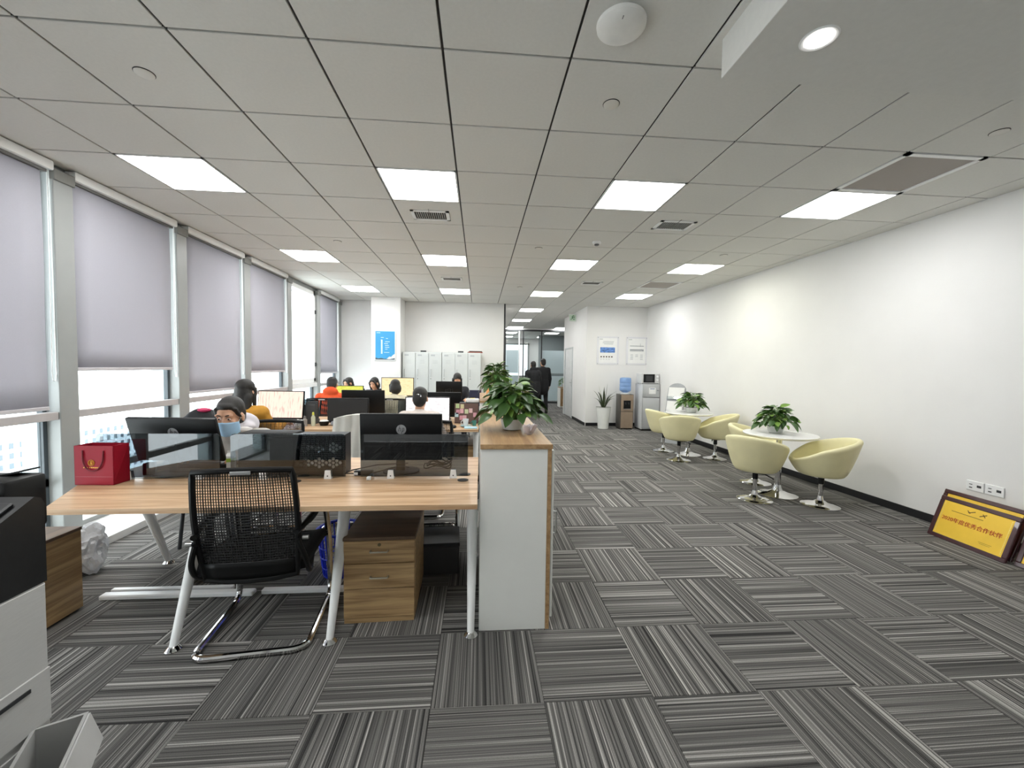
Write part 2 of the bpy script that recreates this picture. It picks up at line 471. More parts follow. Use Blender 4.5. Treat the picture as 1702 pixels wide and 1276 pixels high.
G().b2(2.532, 2.545, 11.12, 11.165, .86, 1.08, .004).cyl((2.545, 11.14, .98), (2.505, 11.14, .98), .009).b2(2.498, 2.512, 11.13, 11.25, .97, .992, .004).build('door_handle', m_steel, d1)
G().b2(2.538, 2.546, 11.12, 11.15, 1.42, 1.58, .002).build('door_plate', mat('grey_plate', '8f9496', .5), d1)
structure(G().b2(-3.6, 6.2, -2.72, -2.6, 0, ZC+.1).build('wall_front', m_wall, None, 0))
# corridor end: glazed partition and the bright room behind it
structure(G().b2(.30, .56, 9.82, 21.5, 0, ZC+.1).build('wall_corridor_left', m_wall, None, 0))
structure(G().b2(.3, 6.2, 21.4, 21.6, 0, ZC+.1).build('wall_far', m_wall, None, 0))
structure(G().b2(6.1, 6.25, 12.2, 21.5, 0, ZC+.1).build('wall_far_right', m_wall, None, 0))
structure(G().b2(2.71, 6.1, 12.15, 12.249, 0, ZC+.1).build('wall_return', m_wall, None, 0))
m_frost = glass('frosted_film', (.80, .87, .89), frost=.75, frostcol=(.78, .86, .88))
m_dkframe = mat('dark_frame', '26282a', .45)
YP = 15.6
gp = thing('glass_partition', 'dark framed glass partition with frosted bands closing the corridor', 'partition', (0, YP, 0))
G().b2(.57, 6.08, -.04, .04, 2.74, 2.80).build('top_rail', m_dkframe, gp, 0)
G().b2(.57, 6.08, -.03, .03, 0, .06).build('bottom_rail', m_dkframe, gp, 0)
G().b2(.57, 6.08, -.03, .03, 2.801, ZC+.012).build('head_panel', m_wall, gp, 0)
for x in (.98, 1.50, 1.66, 2.36, 3.36, 4.6, 6.05):
    G().b2(x-.02, x+.02, -.035, .035, .06, 2.74).build('post', m_dkframe if x in (1.66, 2.36, .98) else m_white, gp, 0)
for x0, x1 in ((1.0, 1.48), (1.68, 2.34), (2.38, 3.34), (3.38, 4.58), (4.62, 6.03)):
    p_ = G().b2(x0, x1, -.006, .006, .06, 2.74).build('pane', m_clear, gp, 0)
    if x0 != 1.68:
        G().b2(x0+.01, x1-.01, -.011, -.007, 1.15, 2.02).build('frosted_film', m_frost, p_, 0)
        G().b2(x0+.01, x1-.01, -.011, -.007, .10, 1.05).build('frosted_film', m_frost, p_, 0)
G().tube([(1.74, -.01, .75), (1.74, -.06, .75), (1.74, -.06, 1.35), (1.74, -.01, 1.35)], .013).build('pull_handle', m_steel, gp)
# room behind the glass: grey panel wall and a window with a self-glowing pane
structure(G().b2(2.75, 6.09, 19.0, 19.1, 0, ZC+.011).build('wall_grey', mat('grey_panel', '8a8f91', .7), None, 0))
w9 = structure(G().b2(1.1, 1.18, 21.3, 21.395, .9, 2.6).b2(2.5, 2.58, 21.3, 21.395, .9, 2.6).b2(1.1, 2.58, 21.3, 21.395, 2.52, 2.6).b2(1.1, 2.58, 21.3, 21.395, .86, .94).build('window_9', m_alu, None, 0))
G().b2(1.18, 2.5, 21.36, 21.39, .94, 2.52).build('pane', emit('daylit_pane', (.86, .96, 1.0), 1.6), w9, 0)  # pane emits light itself in place of daylight

# ---- window wall on the left
XG = -3.235
MU = [(y, y+.15) for y in (-.39-1.235, -.39, .86, 2.09, 3.32, 4.55, 5.77, 7.01, 8.24, 9.47)]
structure(G().b2(-3.6, -3.19, -2.6, 9.655, 2.78, ZC+.1).build('trim_2', m_alu, None, 0))
structure(G().b2(-3.62, -2.80, -2.6, 9.655, 0, .062, .004).build('trim_3', mat('window_ledge', 'e3e4e2', .35), None))
structure(G().b2(-3.60, -3.20, -2.6, 9.655, .0625, .10).build('trim_4', m_alu, None, 0))
tn = 5
for i, (a, b) in enumerate(MU):
    o = structure(G().b2(-3.24, -3.12, a, b, .064, 2.779, .004).build('trim_%d' % tn, m_alu)); tn += 1
    G().b2(-3.15, -3.105, a-.005, b+.005, 2.72, 2.80, .003).build('bracket_cap', mat('grey_cap', '7d7d79', .5), o)
    G().b2(-3.40, -3.241, a+.005, b-.005, -1.0, 3.2).build('exterior_fin', m_ext, o, 0)
wn = 1
BL = {3: 1.03, 4: 1.315, 5: 1.05, 6: 1.258, 8: 1.20, 2: 1.03, 1: 1.2, 0: 1.2}
ords = {3: 'nearest', 4: 'second', 5: 'third', 6: 'fourth', 8: 'farthest'}
for i in range(len(MU)-1):
    a, b = MU[i][1], MU[i+1][0]
    zt_ = 2.78 if i != 7 else .95
    w = G().b2(XG-.02, XG+.02, a, a+.03, .10, zt_).b2(XG-.02, XG+.02, b-.03, b, .10, zt_)
    w = structure(w.build('window_%d' % wn, m_alu_dk, None, 0)); wn += 1
    if i == 9: continue
    casement = i == 7
    G().b2(XG-.03, XG+.03, a, b, .955, 1.005).build('transom', m_alu, w, 0)
    G().b2(XG-.03, XG+.02, a, b, .45, .51).build('low_transom', m_alu, w, 0)
    G().b2(XG-.004, XG+.004, a+.03, b-.03, .51, .955).build('pane', m_clear, w, 0)
    G().b2(XG-.004, XG+.004, a+.03, b-.03, .10, .45).build('pane', m_clear, w, 0)
    if not casement:
        G().b2(XG-.004, XG+.004, a+.03, b-.03, 1.005, 2.78).build('pane', m_clear, w, 0)
        G().b2(-3.20, -3.13, a+.002, b-.002, .953, 1.012, .003).build('hand_rail', mat('rail_aluminium', 'b7b3b3', .35), w)
    else:
        c_ = G().b2(-3.30, -3.16, a+.005, a+.055, 1.06, 2.77).b2(-3.30, -3.16, b-.075, b-.005, 1.06, 2.77).b2(-3.30, -3.16, a+.005, b-.005, 2.70, 2.77).b2(-3.30, -3.16, a+.005, b-.005, 1.04, 1.12)
        c_ = c_.build('casement_frame', m_white, w, 0)
        G().b2(-3.235, -3.225, a+.05, b-.07, 1.11, 2.71).build('pane', m_clear, c_, 0)
        G().b2(-3.165, -3.14, b-.03, b-.005, 1.35, 1.42).b2(-3.165, -3.14, b-.03, b-.005, 2.35, 2.42).build('hinge', m_dkgrey, c_)
        G().b2(-3.22, -3.13, a+.002, b-.002, .96, 1.035, .003).build('window_board', m_white, w)
    if i in BL:
        z = BL[i]
        lab = 'grey roller blind in the %s bay of the window wall' % ords[i] if i in ords else 'grey roller blind beside the printer, out of the picture to the left'
        if i in (0, 1): lab = 'grey roller blind behind the camera, window bay %s' % ('two' if i else 'one')
        t = thing('roller_blind', lab, 'blind', (-3.15, (a+b)/2, 0), 0, 'roller blinds along the window wall')
        h = (b-a)/2
        G().b2(-.035, .05, -h-.0, h-.004, 2.775, 2.845, .012, 2).build('headrail', m_white, t)
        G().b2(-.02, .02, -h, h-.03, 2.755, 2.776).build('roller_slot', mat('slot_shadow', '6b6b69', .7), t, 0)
        def fab(uu, v, h=h, z=z): return Vector((.004*math.sin(v*9+uu*2), -h+.012+(2*h-.065)*uu, z+.02+(2.765-z)*v))
        fg = G().surf(fab, 8, 10)
        fo = fg.build('blind_fabric', m_blind, t)
        md = fo.modifiers.new('thick', 'SOLIDIFY'); md.thickness = .0015
        G().b2(-.009, .009, -h+.01, h-.05, z, z+.028, .004).build('bottom_bar', mat('blind_bar', 'c4c1c4', .5), t)
        yy = h-.022
        G().tube([(.012, yy, 2.78), (.014, yy-.004, 2.0), (.014, yy-.012, 1.30), (.014, yy-.004, 1.245), (.014, yy+.012, 1.24), (.014, yy+.02, 1.30), (.014, yy+.016, 2.0), (.012, yy+.012, 2.78)], .0028, 6).build('pull_cord', m_white, t)

# ---- the city outside
bd = thing('office_tower', 'pale hazy office block seen beyond the window glass', 'building', (-150, 125, -75))
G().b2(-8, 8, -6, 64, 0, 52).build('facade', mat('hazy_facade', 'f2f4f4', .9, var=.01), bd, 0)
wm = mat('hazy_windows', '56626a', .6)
pane = G().b2(8.0, 8.06, -.65, .65, -.9, .9).mesh('window', 0); pane.materials.append(wm)
for k in range(13):
    for j in range(22):
        o = obj('window', pane, None, bd); o.location = (0, -4+j*3.0, 50-k*3.1)
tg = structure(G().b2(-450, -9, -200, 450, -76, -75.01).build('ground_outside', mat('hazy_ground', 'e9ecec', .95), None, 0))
# ================================================================== CEILING FITTINGS
def light(c, r_, label, col=(.985, .99, .985)):
    x, y = GX+(c+.5)*PX, GY+(r_+.5)*PY
    t = thing('ceiling_light', label, 'ceiling light', (x, y, ZC), 0, 'square panel lights in the ceiling grid')
    w, d = PX/2-.006, PY/2-.006
    G().b2(-w, w, -d, -d+.012, -.003, .012).b2(-w, w, d-.012, d, -.003, .012).b2(-w, -w+.012, -d, d, -.003, .012).b2(w-.012, w, -d, d, -.003, .012).build('frame', m_white, t, 0)
    nm = 'panel_glow_%02d%02d%02d' % tuple(int(v*99) for v in col)
    G().b2(-w+.012, w-.012, -d+.012, d-.012, -.001, .010).build('diffuser', emit(nm, col, PANEL_STRENGTH), t, 0)
cn = {-4: 'by the windows', -1: 'over the desks', 2: 'over the aisle', 5: 'by the plain right wall'}
rn = {2: 'square LED ceiling panel in the nearest row, the one %s', 6: 'square LED ceiling panel in the middle row, the one %s', 10: 'square LED ceiling panel in the third row, the one %s'}
for c, r_ in LIGHTS[:12]:
    warm = {(2, 10): (1, 1, .80), (5, 6): (1, 1, .86)}.get((c, r_), (.985, .99, .985))
    light(c, r_, rn[r_] % cn[c], warm)
light(2, 14, 'LED ceiling panel at the mouth of the corridor')
light(2, 18, 'LED ceiling panel in the middle of the corridor')
light(2, 22, 'LED ceiling panel just before the glass partition, left one')
light(5, 22, 'LED ceiling panel before the glass partition, right one')
light(2, 26, 'LED ceiling panel behind the glass partition, left of the first pair')
light(5, 26, 'LED ceiling panel behind the glass partition, right of the first pair')
light(2, 30, 'LED ceiling panel at the far end behind the glass partition, left')
light(5, 30, 'LED ceiling panel at the far end behind the glass partition, right')
light(-4, -2, 'LED ceiling panel above the printer, next in the window side row')  # added out of view to brighten surfaces facing the camera
light(-1, -2, 'LED ceiling panel above the camera, next in the desk side row')  # second added panel, also unseen, lights the near fronts

def grille(x, y, w, d, label, n):
    t = thing('air_grille', label, 'vent', (x, y, ZC), 0, 'air supply grilles in the ceiling')
    h, k = w/2, d/2
    G().b2(-h, h, -k, -k+.03, -.008, 0).b2(-h, h, k-.03, k, -.008, 0).b2(-h, -h+.03, -k, k, -.008, 0).b2(h-.03, h, -k, k, -.008, 0).build('frame', m_white, t, 0)
    G().b2(-h+.02, h-.02, -k+.02, k-.02, -.0015, -.0005).build('backing', mat('grille_dark', '2e2e2d', .8), t, 0)
    sl = G().box((0, 0, 0), (.004, d-.045, .007), (0, R(25), 0)).mesh('slat', 0); sl.materials.append(mat('grille_slat', 'bdbcb8', .5))
    for i in range(n):
        o = obj('slat', sl, None, t); o.location = (-h+.03+(w-.06)*i/(n-1), 0, -.004)
    G().tube([(-.01, -.02, -.006), (-.008, -k*.7, -.012), (-.004, -k-.05, -.006)], .002, 6).build('adjusting_wire', m_dkgrey, t)
grille(-.483, 4.10, .36, .25, 'slatted white air grille behind the nearest panel light over the desks', 16)
grille(1.95, 4.09, .36, .25, 'slatted white air grille over the aisle near the smoke detector', 16)
grille(-.473, 7.02, .34, .24, 'slatted white air grille far back over the desks', 14)
grille(1.906, 7.01, .34, .24, 'slatted white air grille far back over the aisle', 14)
for (c, r_), lab in zip(RETURNS, ('large grey return air panel with white border beside the right wall, nearest', 'smaller looking return air panel far back near the right wall')):
    x, y = GX+(c+.5)*PX, GY+(r_+.5)*PY
    t = thing('return_air_panel', lab, 'vent', (x, y, ZC), 0, 'return air panels')
    w, d = PX/2-.006, PY/2-.006
    G().b2(-w, w, -d, -d+.035, -.004, .012).b2(-w, w, d-.035, d, -.004, .012).b2(-w, -w+.035, -d, d, -.004, .012).b2(w-.035, w, -d, d, -.004, .012).build('frame', m_white, t, 0)
    G().b2(-w+.03, w-.03, -d+.03, d-.03, .004, .010).build('mesh_panel', mat('return_mesh', 'aba49e', .8, var=.06, scale=300), t, 0)
def cap_(x, y, lab):
    t = thing('sprinkler_cover', lab, 'sprinkler', (x, y, ZC), 0, 'round sprinkler cover plates')
    G().lathe([(0, -.007), (.040, -.007), (.043, -.005), (.043, -.003), (.036, -.002), (.036, 0), (0, 0)], 24).build('cover_plate', mat('cap_paint', 'dedcd5', .6), t)
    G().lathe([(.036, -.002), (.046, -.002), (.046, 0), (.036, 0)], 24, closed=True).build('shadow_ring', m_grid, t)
for x, y, lab in ((-1.70, 2.28, 'round flush sprinkler cover in the tile at upper left'), (.71, 2.28, 'round flush sprinkler cover behind the white ceiling disc'), (3.11, 2.30, 'round flush sprinkler cover at the right edge near the return panel'),
                  (.71, 5.06, 'round sprinkler cover left of the smoke detector'), (3.09, 5.07, 'round sprinkler cover close to the middle right panel light'), (-1.69, 5.09, 'round sprinkler cover between window side panel lights'), (.725, 7.56, 'round sprinkler cover far back before the corridor')):
    cap_(x, y, lab)
t = thing('smoke_detector', 'small white smoke detector hanging under the ceiling tiles', 'smoke detector', (1.341, 4.73, ZC))
G().lathe([(0, 0), (.05, 0), (.052, -.008), (.046, -.022), (.034, -.026), (0, -.026)], 20).build('base', m_white, t)
G().lathe([(0, -.026), (.026, -.026), (.028, -.036), (.022, -.042), (0, -.044)], 16).build('sensor_head', mat('detector_grey', '5a5a5a', .5), t)
t = thing('wireless_access_point', 'large round white disc on the ceiling near the bulkhead', 'access point', (.58, 1.75, ZC))
G().lathe([(0, 0), (.094, 0), (.103, -.008), (.101, -.022), (.085, -.034), (.05, -.040), (0, -.041)], 40).build('shell', mat('ap_plastic', 'eeeeea', .4), t)
G().b2(-.018, -.014, -.075, -.055, -.038, -.030).build('status_light', mat('led_grey', '8a8a88', .4), t)
t = thing('downlight', 'round lit downlight set into the dropped bulkhead', 'downlight', (1.30, 1.55, 2.685))
G().lathe([(.048, -.001), (.060, -.004), (.066, -.001), (.066, 0), (.048, 0)], 32, closed=True).build('trim_ring', m_white, t)
G().lathe([(0, -.003), (.047, -.003), (.047, 0), (0, 0)], 32).build('lens', emit('downlight_glow', (1, .97, .92), 14), t)

# exit sign on the corridor wall
t = thing('exit_sign', 'small green running man exit sign high on the corridor wall', 'sign', (2.54, 10.75, 2.70))
G().b2(-.20, 0, -.012, .012, -.10, .10, .003).build('housing', m_white, t)
G().b2(-.19, -.015, -.0145, -.0125, -.085, .085).build('sign_face', mat('sign_pale', 'd9ead9', .4), t, 0)
gf = G().ell((-.085, -.016, .055), (.014, .002, .014)).box((-.1, -.016, .015), (.022, .003, .05), (0, R(-20), 0)).box((-.075, -.016, .02), (.045, .003, .012), (0, R(30), 0)).box((-.12, -.016, .02), (.04, .003, .012), (0, R(-40), 0)).box((-.085, -.016, -.03), (.014, .003, .06), (0, R(-35), 0)).box((-.13, -.016, -.03), (.014, .003, .06), (0, R(50), 0)).b2(-.055, -.045, -.0175, -.0145, -.06, .06)
gf.build('running_figure', mat('exit_green', '2f7a45', .4), t)
# two printed boards on the far right wall
def board(x0, x1, label, kind):
    t = thing('notice_board', label, 'poster', ((x0+x1)/2, 9.64, 1.81), 0, 'clear framed boards on the far wall')
    w = (x1-x0)/2; h = .335
    G().b2(-w, w, -.010, -.002, -h, h, .002).build('acrylic_sheet', mat('acrylic', 'e3e3e6', .15, var=.01), t)
    G().b2(-w+.05, w-.05, -.014, -.0105, -h+.04, h-.04).build('print_sheet', m_paper, t, 0)
    for sx in (-1, 1):
        for sz in (-1, 1): G().cyl((sx*(w-.025), -.018, sz*(h-.025)), (sx*(w-.025), 0, sz*(h-.025)), .011, n=12).build('standoff_bolt', m_steel, t)
    ink = mat('grey_ink', '8f9498', .7); g = G()
    if kind == 0:
        G().b2(-w+.08, w-.10, -.0165, -.0145, -.05, .075).build('photo', mat('city_photo', '5f86c4', .5, var=.7, scale=14, stretch=(1, 1, 3)), t, 0)
        for k in range(5): G().b2(-w+.09+k*.065, -w+.125+k*.065, -.0165, -.0145, -.165, -.135).build('stamp', mat('brown_ink', '5c5348', .7, var=.4, scale=60), t, 0)
        for k, (a, b) in enumerate(((-.12, .14), (-.13, .13), (-.10, .12))): g.b2(a, b, -.0165, -.0145, .21-.03*k, .217-.03*k)
        for k in range(4): g.b2(-w+.09+k*.065, -w+.12+k*.065, -.0165, -.0145, -.21, -.203)
        g.b2(-w+.06, -w+.14, -.0165, -.0145, .265, .275)
    else:
        for z, hh in ((.12, .010), (.03, .018), (-.0, .008)): g.b2(-.17, .17, -.0165, -.0145, z-hh, z+hh*.4)
        g.box((.13, -.0155, .02), (.06, .002, .012), (0, R(45), 0)).b2(.08, .085, -.0165, -.0145, .10, .18)
        for cx_ in (-.12, 0, .12):
            for k in range(4 if cx_ else 2): g.b2(cx_-.035, cx_+.03, -.0165, -.0145, -.10-.035*k, -.092-.035*k)
        g.b2(-w+.06, -w+.14, -.0165, -.0145, .265, .275)
    g.build('printed_lines', ink, t, 0)
board(2.79, 3.33, 'clear framed board with a blue city photo on the far wall', 0)
board(3.506, 4.03, 'clear framed board with a grey line chart on the far wall', 1)
# blue poster on the column
t = thing('wall_poster', 'blue framed poster with snowy mountain on the column', 'poster', (-2.03, 9.10, 1.812))
G().b2(-.225, .225, -.018, -.001, -.325, .325, .003).build('frame', m_white, t)
G().b2(-.205, .205, -.021, -.0185, -.305, .305).build('print_sheet', mat('poster_blue', '3d9ad0', .5, var=.12, scale=1.5), t, 0)
g = G()
for z, a, b in ((.27, -.18, -.10), (.17, -.09, -.03), (.15, .02, .06), (.12, -.09, -.06), (.08, .0, .10), (.04, -.02, .06), (.0, .0, .08), (-.04, 0, .09), (-.08, 0, .05), (-.15, -.02, .09)): g.b2(a, b, -.0225, -.0212, z-.005, z+.005)
g.b2(-.085, -.055, -.0225, -.0212, -.18, .12).build('printed_lines', mat('poster_white', 'cfe4f0', .6), t, 0)
G().extr([(-.02, -.0225, -.305), (.205, -.0225, -.305), (.205, -.0225, -.18), (.17, -.0225, -.20), (.13, -.0225, -.245), (.09, -.0225, -.24), (.04, -.0225, -.285)], (0, .0012, 0)).build('snow_mountain', mat('snow_print', 'e4edf2', .6, var=.2, scale=20), t, 0)
G().extr([(-.205, -.0226, -.305), (.205, -.0226, -.305), (.205, -.0226, -.27), (.10, -.0226, -.295), (-.02, -.0226, -.285), (-.08, -.0226, -.268), (-.14, -.0226, -.28), (-.205, -.0226, -.262)], (0, .0008, 0)).build('dark_ridge', mat('ridge_print', '4d5f68', .6, var=.4, scale=30), t, 0)
# wall sockets
for y, lab in ((3.135, 'white double wall socket plate, the farther of the pair above the plaques'), (3.005, 'white double wall socket plate, the nearer of the pair above the plaques')):
    t = thing('wall_socket', lab, 'socket', (wx(y), y, .435), 0, 'wall sockets')
    G().b2(-.010, -.0005, -.062, .062, -.042, .042, .003).build('plate', m_white, t)
    G().b2(-.0115, -.010, -.045, -.015, -.008, .012).b2(-.0115, -.010, .018, .04, -.02, -.012).b2(-.0115, -.010, .018, .04, .008, .014).build('socket_holes', mat('socket_dark', '37393b', .5), t, 0)
# ================================================================== LOUNGE CORNER
def bucket_chair(label, loc, rz):
    """tub chair facing +y on a chrome trumpet base"""
    t = thing('tub_chair', label, 'chair', loc, rz, 'cream tub chairs around the round tables')
    zb, th = .325, .05
    def rim(a):           # a: 0 = back (-y), pi = front
        k = (1-math.cos(a))/2
        return .71-.19*k**1.05-.06*max(0, k-.6)/.4
    def rad(a, v):        # plan radius at height fraction v
        ex = .275 if abs(a) < PI/2 else .275-.0*abs(a)
        return .188+(ex+.018-.188)*(v**.62)
    def outer(uu, v):
        a = -PI+2*PI*uu; h = rim(a); rr = rad(a, v)
        k = (1-math.cos(a))/2
        back = .035*(1-k)*v
        return Vector((math.sin(a)*rr*1.03, -math.cos(a)*(rr+back), zb+(h-zb)*v))
    A0, NU = 0, 40
    g = G()
    prof = [('o', 0.0), ('o', .06), ('o', .2), ('o', .4), ('o', .6), ('o', .8), ('o', .95)]
    def sh(uu, v):
        a = -PI+2*PI*uu; k = (1-math.cos(a))/2
        # v 0..1 walks bottom centre -> outer wall -> rim -> inner wall -> seat
        if v < .12: s_ = v/.12; p = outer(uu, 0); return Vector((p.x*s_*.95, p.y*s_*.95, zb-.004))
        if v < .55: return outer(uu, (v-.12)/.43*.96)
        if v < .70:
            s_ = (v-.55)/.15; p = outer(uu, .96); an = PI*s_; top = outer(uu, 1.0)
            dirn = Vector((p.x, p.y, 0)).normalized()
            return Vector((p.x, p.y, 0))-dirn*(th/2)*(1-math.cos(an))+Vector((0, 0, p.z+.024*math.sin(an)))
        s_ = (v-.70)/.30; p = outer(uu, .96-.5*s_)
        dirn = Vector((p.x, p.y, 0)).normalized()
        q = Vector((p.x, p.y, 0))-dirn*(th+.01*s_)
        zt = outer(uu, .96).z; return q+Vector((0, 0, zt+(.405-zt)*s_))
    g.surf(sh, 44, 34, cu=True)
    g.build('shell', m_cream, t, .9)
    G().lathe([(0, .395), (.19, .395), (.215, .41), (.222, .43), (.212, .452), (.17, .462), (0, .464)], 36, (0, .01, 0)).build('seat_cushion', m_cream, t)
    G().lathe([(0, .30), (.07, .30), (.10, .316), (.10, .321), (0, .321)], 24).build('seat_plate', m_blk, t)
    G().cyl((0, 0, .05), (0, 0, .305), .021, n=20).build('gas_column', m_chrome, t)
    G().cyl((0, 0, .225), (0, 0, .302), .027, n=20).build('column_collar', m_blk, t)
    G().lathe([(0, 0), (.172, 0), (.175, .004), (.165, .012), (.11, .022), (.06, .036), (.036, .055), (.028, .082), (.024, .10), (0, .10)], 40).build('trumpet_base', m_chrome, t)
    G().tube([(.0, .01, .285), (.09, .02, .285), (.15, .03, .262), (.17, .03, .25)], [.006, .006, .006, .009], 8).build('height_lever', m_dkgrey, t)
    return t
c0 = bucket_chair('cream tub chair nearest the camera at the near round table, turned away', (2.985, 4.17, 0), R(-58))
dup(c0, (3.56, 3.96, 0), R(62), 'cream tub chair between near round table and the plaques, showing its right side')
dup(c0, (3.44, 4.80, 0), R(-128), 'cream tub chair half hidden behind the near round table')
dup(c0, (3.06, 6.02, 0), R(-20), 'cream tub chair with its back to the camera at the far round table')
dup(c0, (3.70, 6.12, 0), R(65), 'cream tub chair on the wall side of the far round table')
dup(c0, (3.14, 6.72, 0), R(-80), 'cream tub chair beside the fridge at the far round table')

def round_table(label, loc, rad):
    t = thing('round_table', label, 'table', loc, 0, 'white round tables')
    zt = .69
    G().lathe([(0, zt-.028), (rad-.03, zt-.028), (rad-.006, zt-.018), (rad, zt-.010), (rad, zt-.004), (rad-.004, zt), (0, zt)], 56).build('table_top', mat('table_white', 'e9e9e7', .25, var=.01), t)
    G().cyl((0, 0, .05), (0, 0, zt-.03), .029, n=24).build('column', m_chrome, t)
    G().lathe([(0, zt-.045), (.09, zt-.045), (.09, zt-.029), (0, zt-.029)], 24).build('mounting_plate', m_steel, t)
    G().lathe([(0, 0), (.198, 0), (.20, .005), (.17, .016), (.10, .03), (.055, .05), (.04, .085), (.033, .11), (0, .11)], 44).build('trumpet_base', m_chrome, t)
    return t
round_table('near white round table on a chrome pedestal', (3.37, 4.33, 0), .365)
round_table('far white round table on a chrome pedestal, near the fridge', (3.42, 6.43, 0), .365)

# ---- potted plants
def leaf_mesh(L, wd, fold, droop, name, m):
    g = G(); bm = g.bm; n = 6; rows = []
    for i in range(n+1):
        s_ = i/n; w = wd*(math.sin(PI*min(1, s_*.93+.07))**.75)*(1-.35*s_) if 0 < i < n else (wd*.12 if i == 0 else 0)
        y = L*s_; z = -droop*L*s_*s_
        if i == n: rows.append([bm.verts.new((0, y, z))])
        else: rows.append([bm.verts.new((-w, y, z+fold*w)), bm.verts.new((-w*.5, y, z+fold*w*.35)), bm.verts.new((0, y, z)), bm.verts.new((w*.5, y, z+fold*w*.35)), bm.verts.new((w, y, z+fold*w))])
    for A, B in zip(rows, rows[1:]):
        for j in range(4):
            if len(B) == 1: bm.faces.new((A[j], A[j+1], B[0]))
            else: bm.faces.new((A[j], A[j+1], B[j+1], B[j]))
    me = g.mesh(name, 1.2); me.materials.append(m); return me
def pothos(label, loc, n, reach, height, lsize, pot, seed, group='pothos plants', joined=False):
    rg = random.Random(seed)
    t = thing('potted_pothos', label, 'plant', loc, 0, group)
    if pot:
        pr, ph = pot
        G().lathe([(0, 0), (pr*.7, 0), (pr*.8, .004), (pr, ph*.75), (pr*1.02, ph), (pr*.95, ph), (pr*.92, ph*.8), (0, ph*.8)], 32).build('pot', m_pot, t)
        G().lathe([(0, ph*.80), (pr*.91, ph*.80), (0, ph*.86)], 24).build('soil', m_soil, t)
    else: ph = .02
    ms = [leaf_mesh(lsize*k, lsize*.36*k, .25, d, 'leaf', m) for k, d, m in ((1, .25, m_leaf), (.85, .5, m_leaf), (.95, .1, m_leaf2), (.7, .35, m_leaf2), (1.1, .4, m_leaf))]
    st = G(); jl = G()
    for i in range(n):
        az = 2*PI*(i*.381966+rg.random()*.12); s_ = (i+.5)/n
        el = (1-s_)*1.25+.0+rg.uniform(-.12, .12)                # low index = upright
        rr = reach*(.25+.75*s_)*rg.uniform(.8, 1.1); hh = height*(1-.85*s_**1.4)*rg.uniform(.85, 1.1)
        d = Vector((math.cos(az), math.sin(az), 0))
        p0 = d*.02+Vector((0, 0, ph*.8)); p2 = d*rr+Vector((0, 0, ph+hh)); p1 = d*rr*.35+Vector((0, 0, ph+hh*1.05+.03))
        pts = [p0*(1-q)**2+p1*2*q*(1-q)+p2*q*q for q in (0, .3, .6, .85, 1)]
        st.tube(pts, .0028*lsize/.12, 5)
        dirn = (d*(.9+s_*.5)+Vector((0, 0, .35-1.0*s_))+Vector((rg.uniform(-.3, .3), rg.uniform(-.3, .3), rg.uniform(-.15, .2)))).normalized()
        side = dirn.cross(Vector((0, 0, 1))).normalized(); nrm = side.cross(dirn).normalized()
        tw = Matrix.Rotation(rg.uniform(-.5, .5), 3, dirn)
        m3 = Matrix((tw @ side, dirn, tw @ nrm)).transposed()
        mx = Matrix.Translation(p2-dirn*.01) @ m3.to_4x4() @ Matrix.Scale(rg.uniform(.8, 1.15), 4)
        k = rg.choices(range(5), (3, 2, 2, 1, 3))[0]
        o = obj('leaf', ms[k], None, t); o.matrix_local = mx
    st.build('stems', m_stem, t)
    return t
pothos('leafy pothos in a white bowl on the near round table', (3.37, 4.40, .691), 120, .19, .20, .105, (.085, .075), 3)
pothos('leafy pothos in a white bowl on the far round table', (3.47, 6.45, .691), 110, .20, .21, .11, (.09, .08), 5)

# floor plant with sword leaves
t = thing('floor_plant', 'tall white planter with dark sword shaped leaves against the far wall', 'plant', (2.86, 9.23, 0))
G().lathe([(0, 0), (.115, 0), (.12, .006), (.13, .15), (.165, .49), (.175, .50), (.16, .50), (.155, .44), (0, .44)], 32).build('planter', m_pot, t)
G().lathe([(0, .44), (.154, .44), (0, .46)], 20).build('soil', m_soil, t)
rg = random.Random(4); m_sw = mat('sword_leaf', '39452a', .45, var=.4, scale=4, stretch=(1, 1, 6))
m_sw2 = mat('sword_leaf_light', '8d9463', .45, var=.3, scale=4)
for i in range(17):
    az = i*2.4+rg.uniform(-.3, .3); L_ = rg.uniform(.34, .60); out = rg.uniform(.05, .40) if i > 3 else .04
    d = Vector((math.cos(az), math.sin(az), 0)); sd = Vector((-d.y, d.x, 0)); g = G()
    if i == 0: L_, out = .62, .05
    def lf(uu, v, d=d, sd=sd, L_=L_, out=out):
        w = .024*math.sin(PI*min(1, v*.88+.12))*(1-v*.3); drop = out*1.3*max(0, v-.45)**1.6
        return d*(.03+out*v**1.35)+Vector((0, 0, .45+L_*v*(1-.25*out)-drop))+sd*w*(uu*2-1)+d*(-.25*w*(1-abs(uu*2-1)))
    g.surf(lf, 3, 9)
    o = g.build('leaf', m_sw2 if i in (2, 9) else m_sw, t, 1.2); md = o.modifiers.new('thick', 'SOLIDIFY'); md.thickness = .002

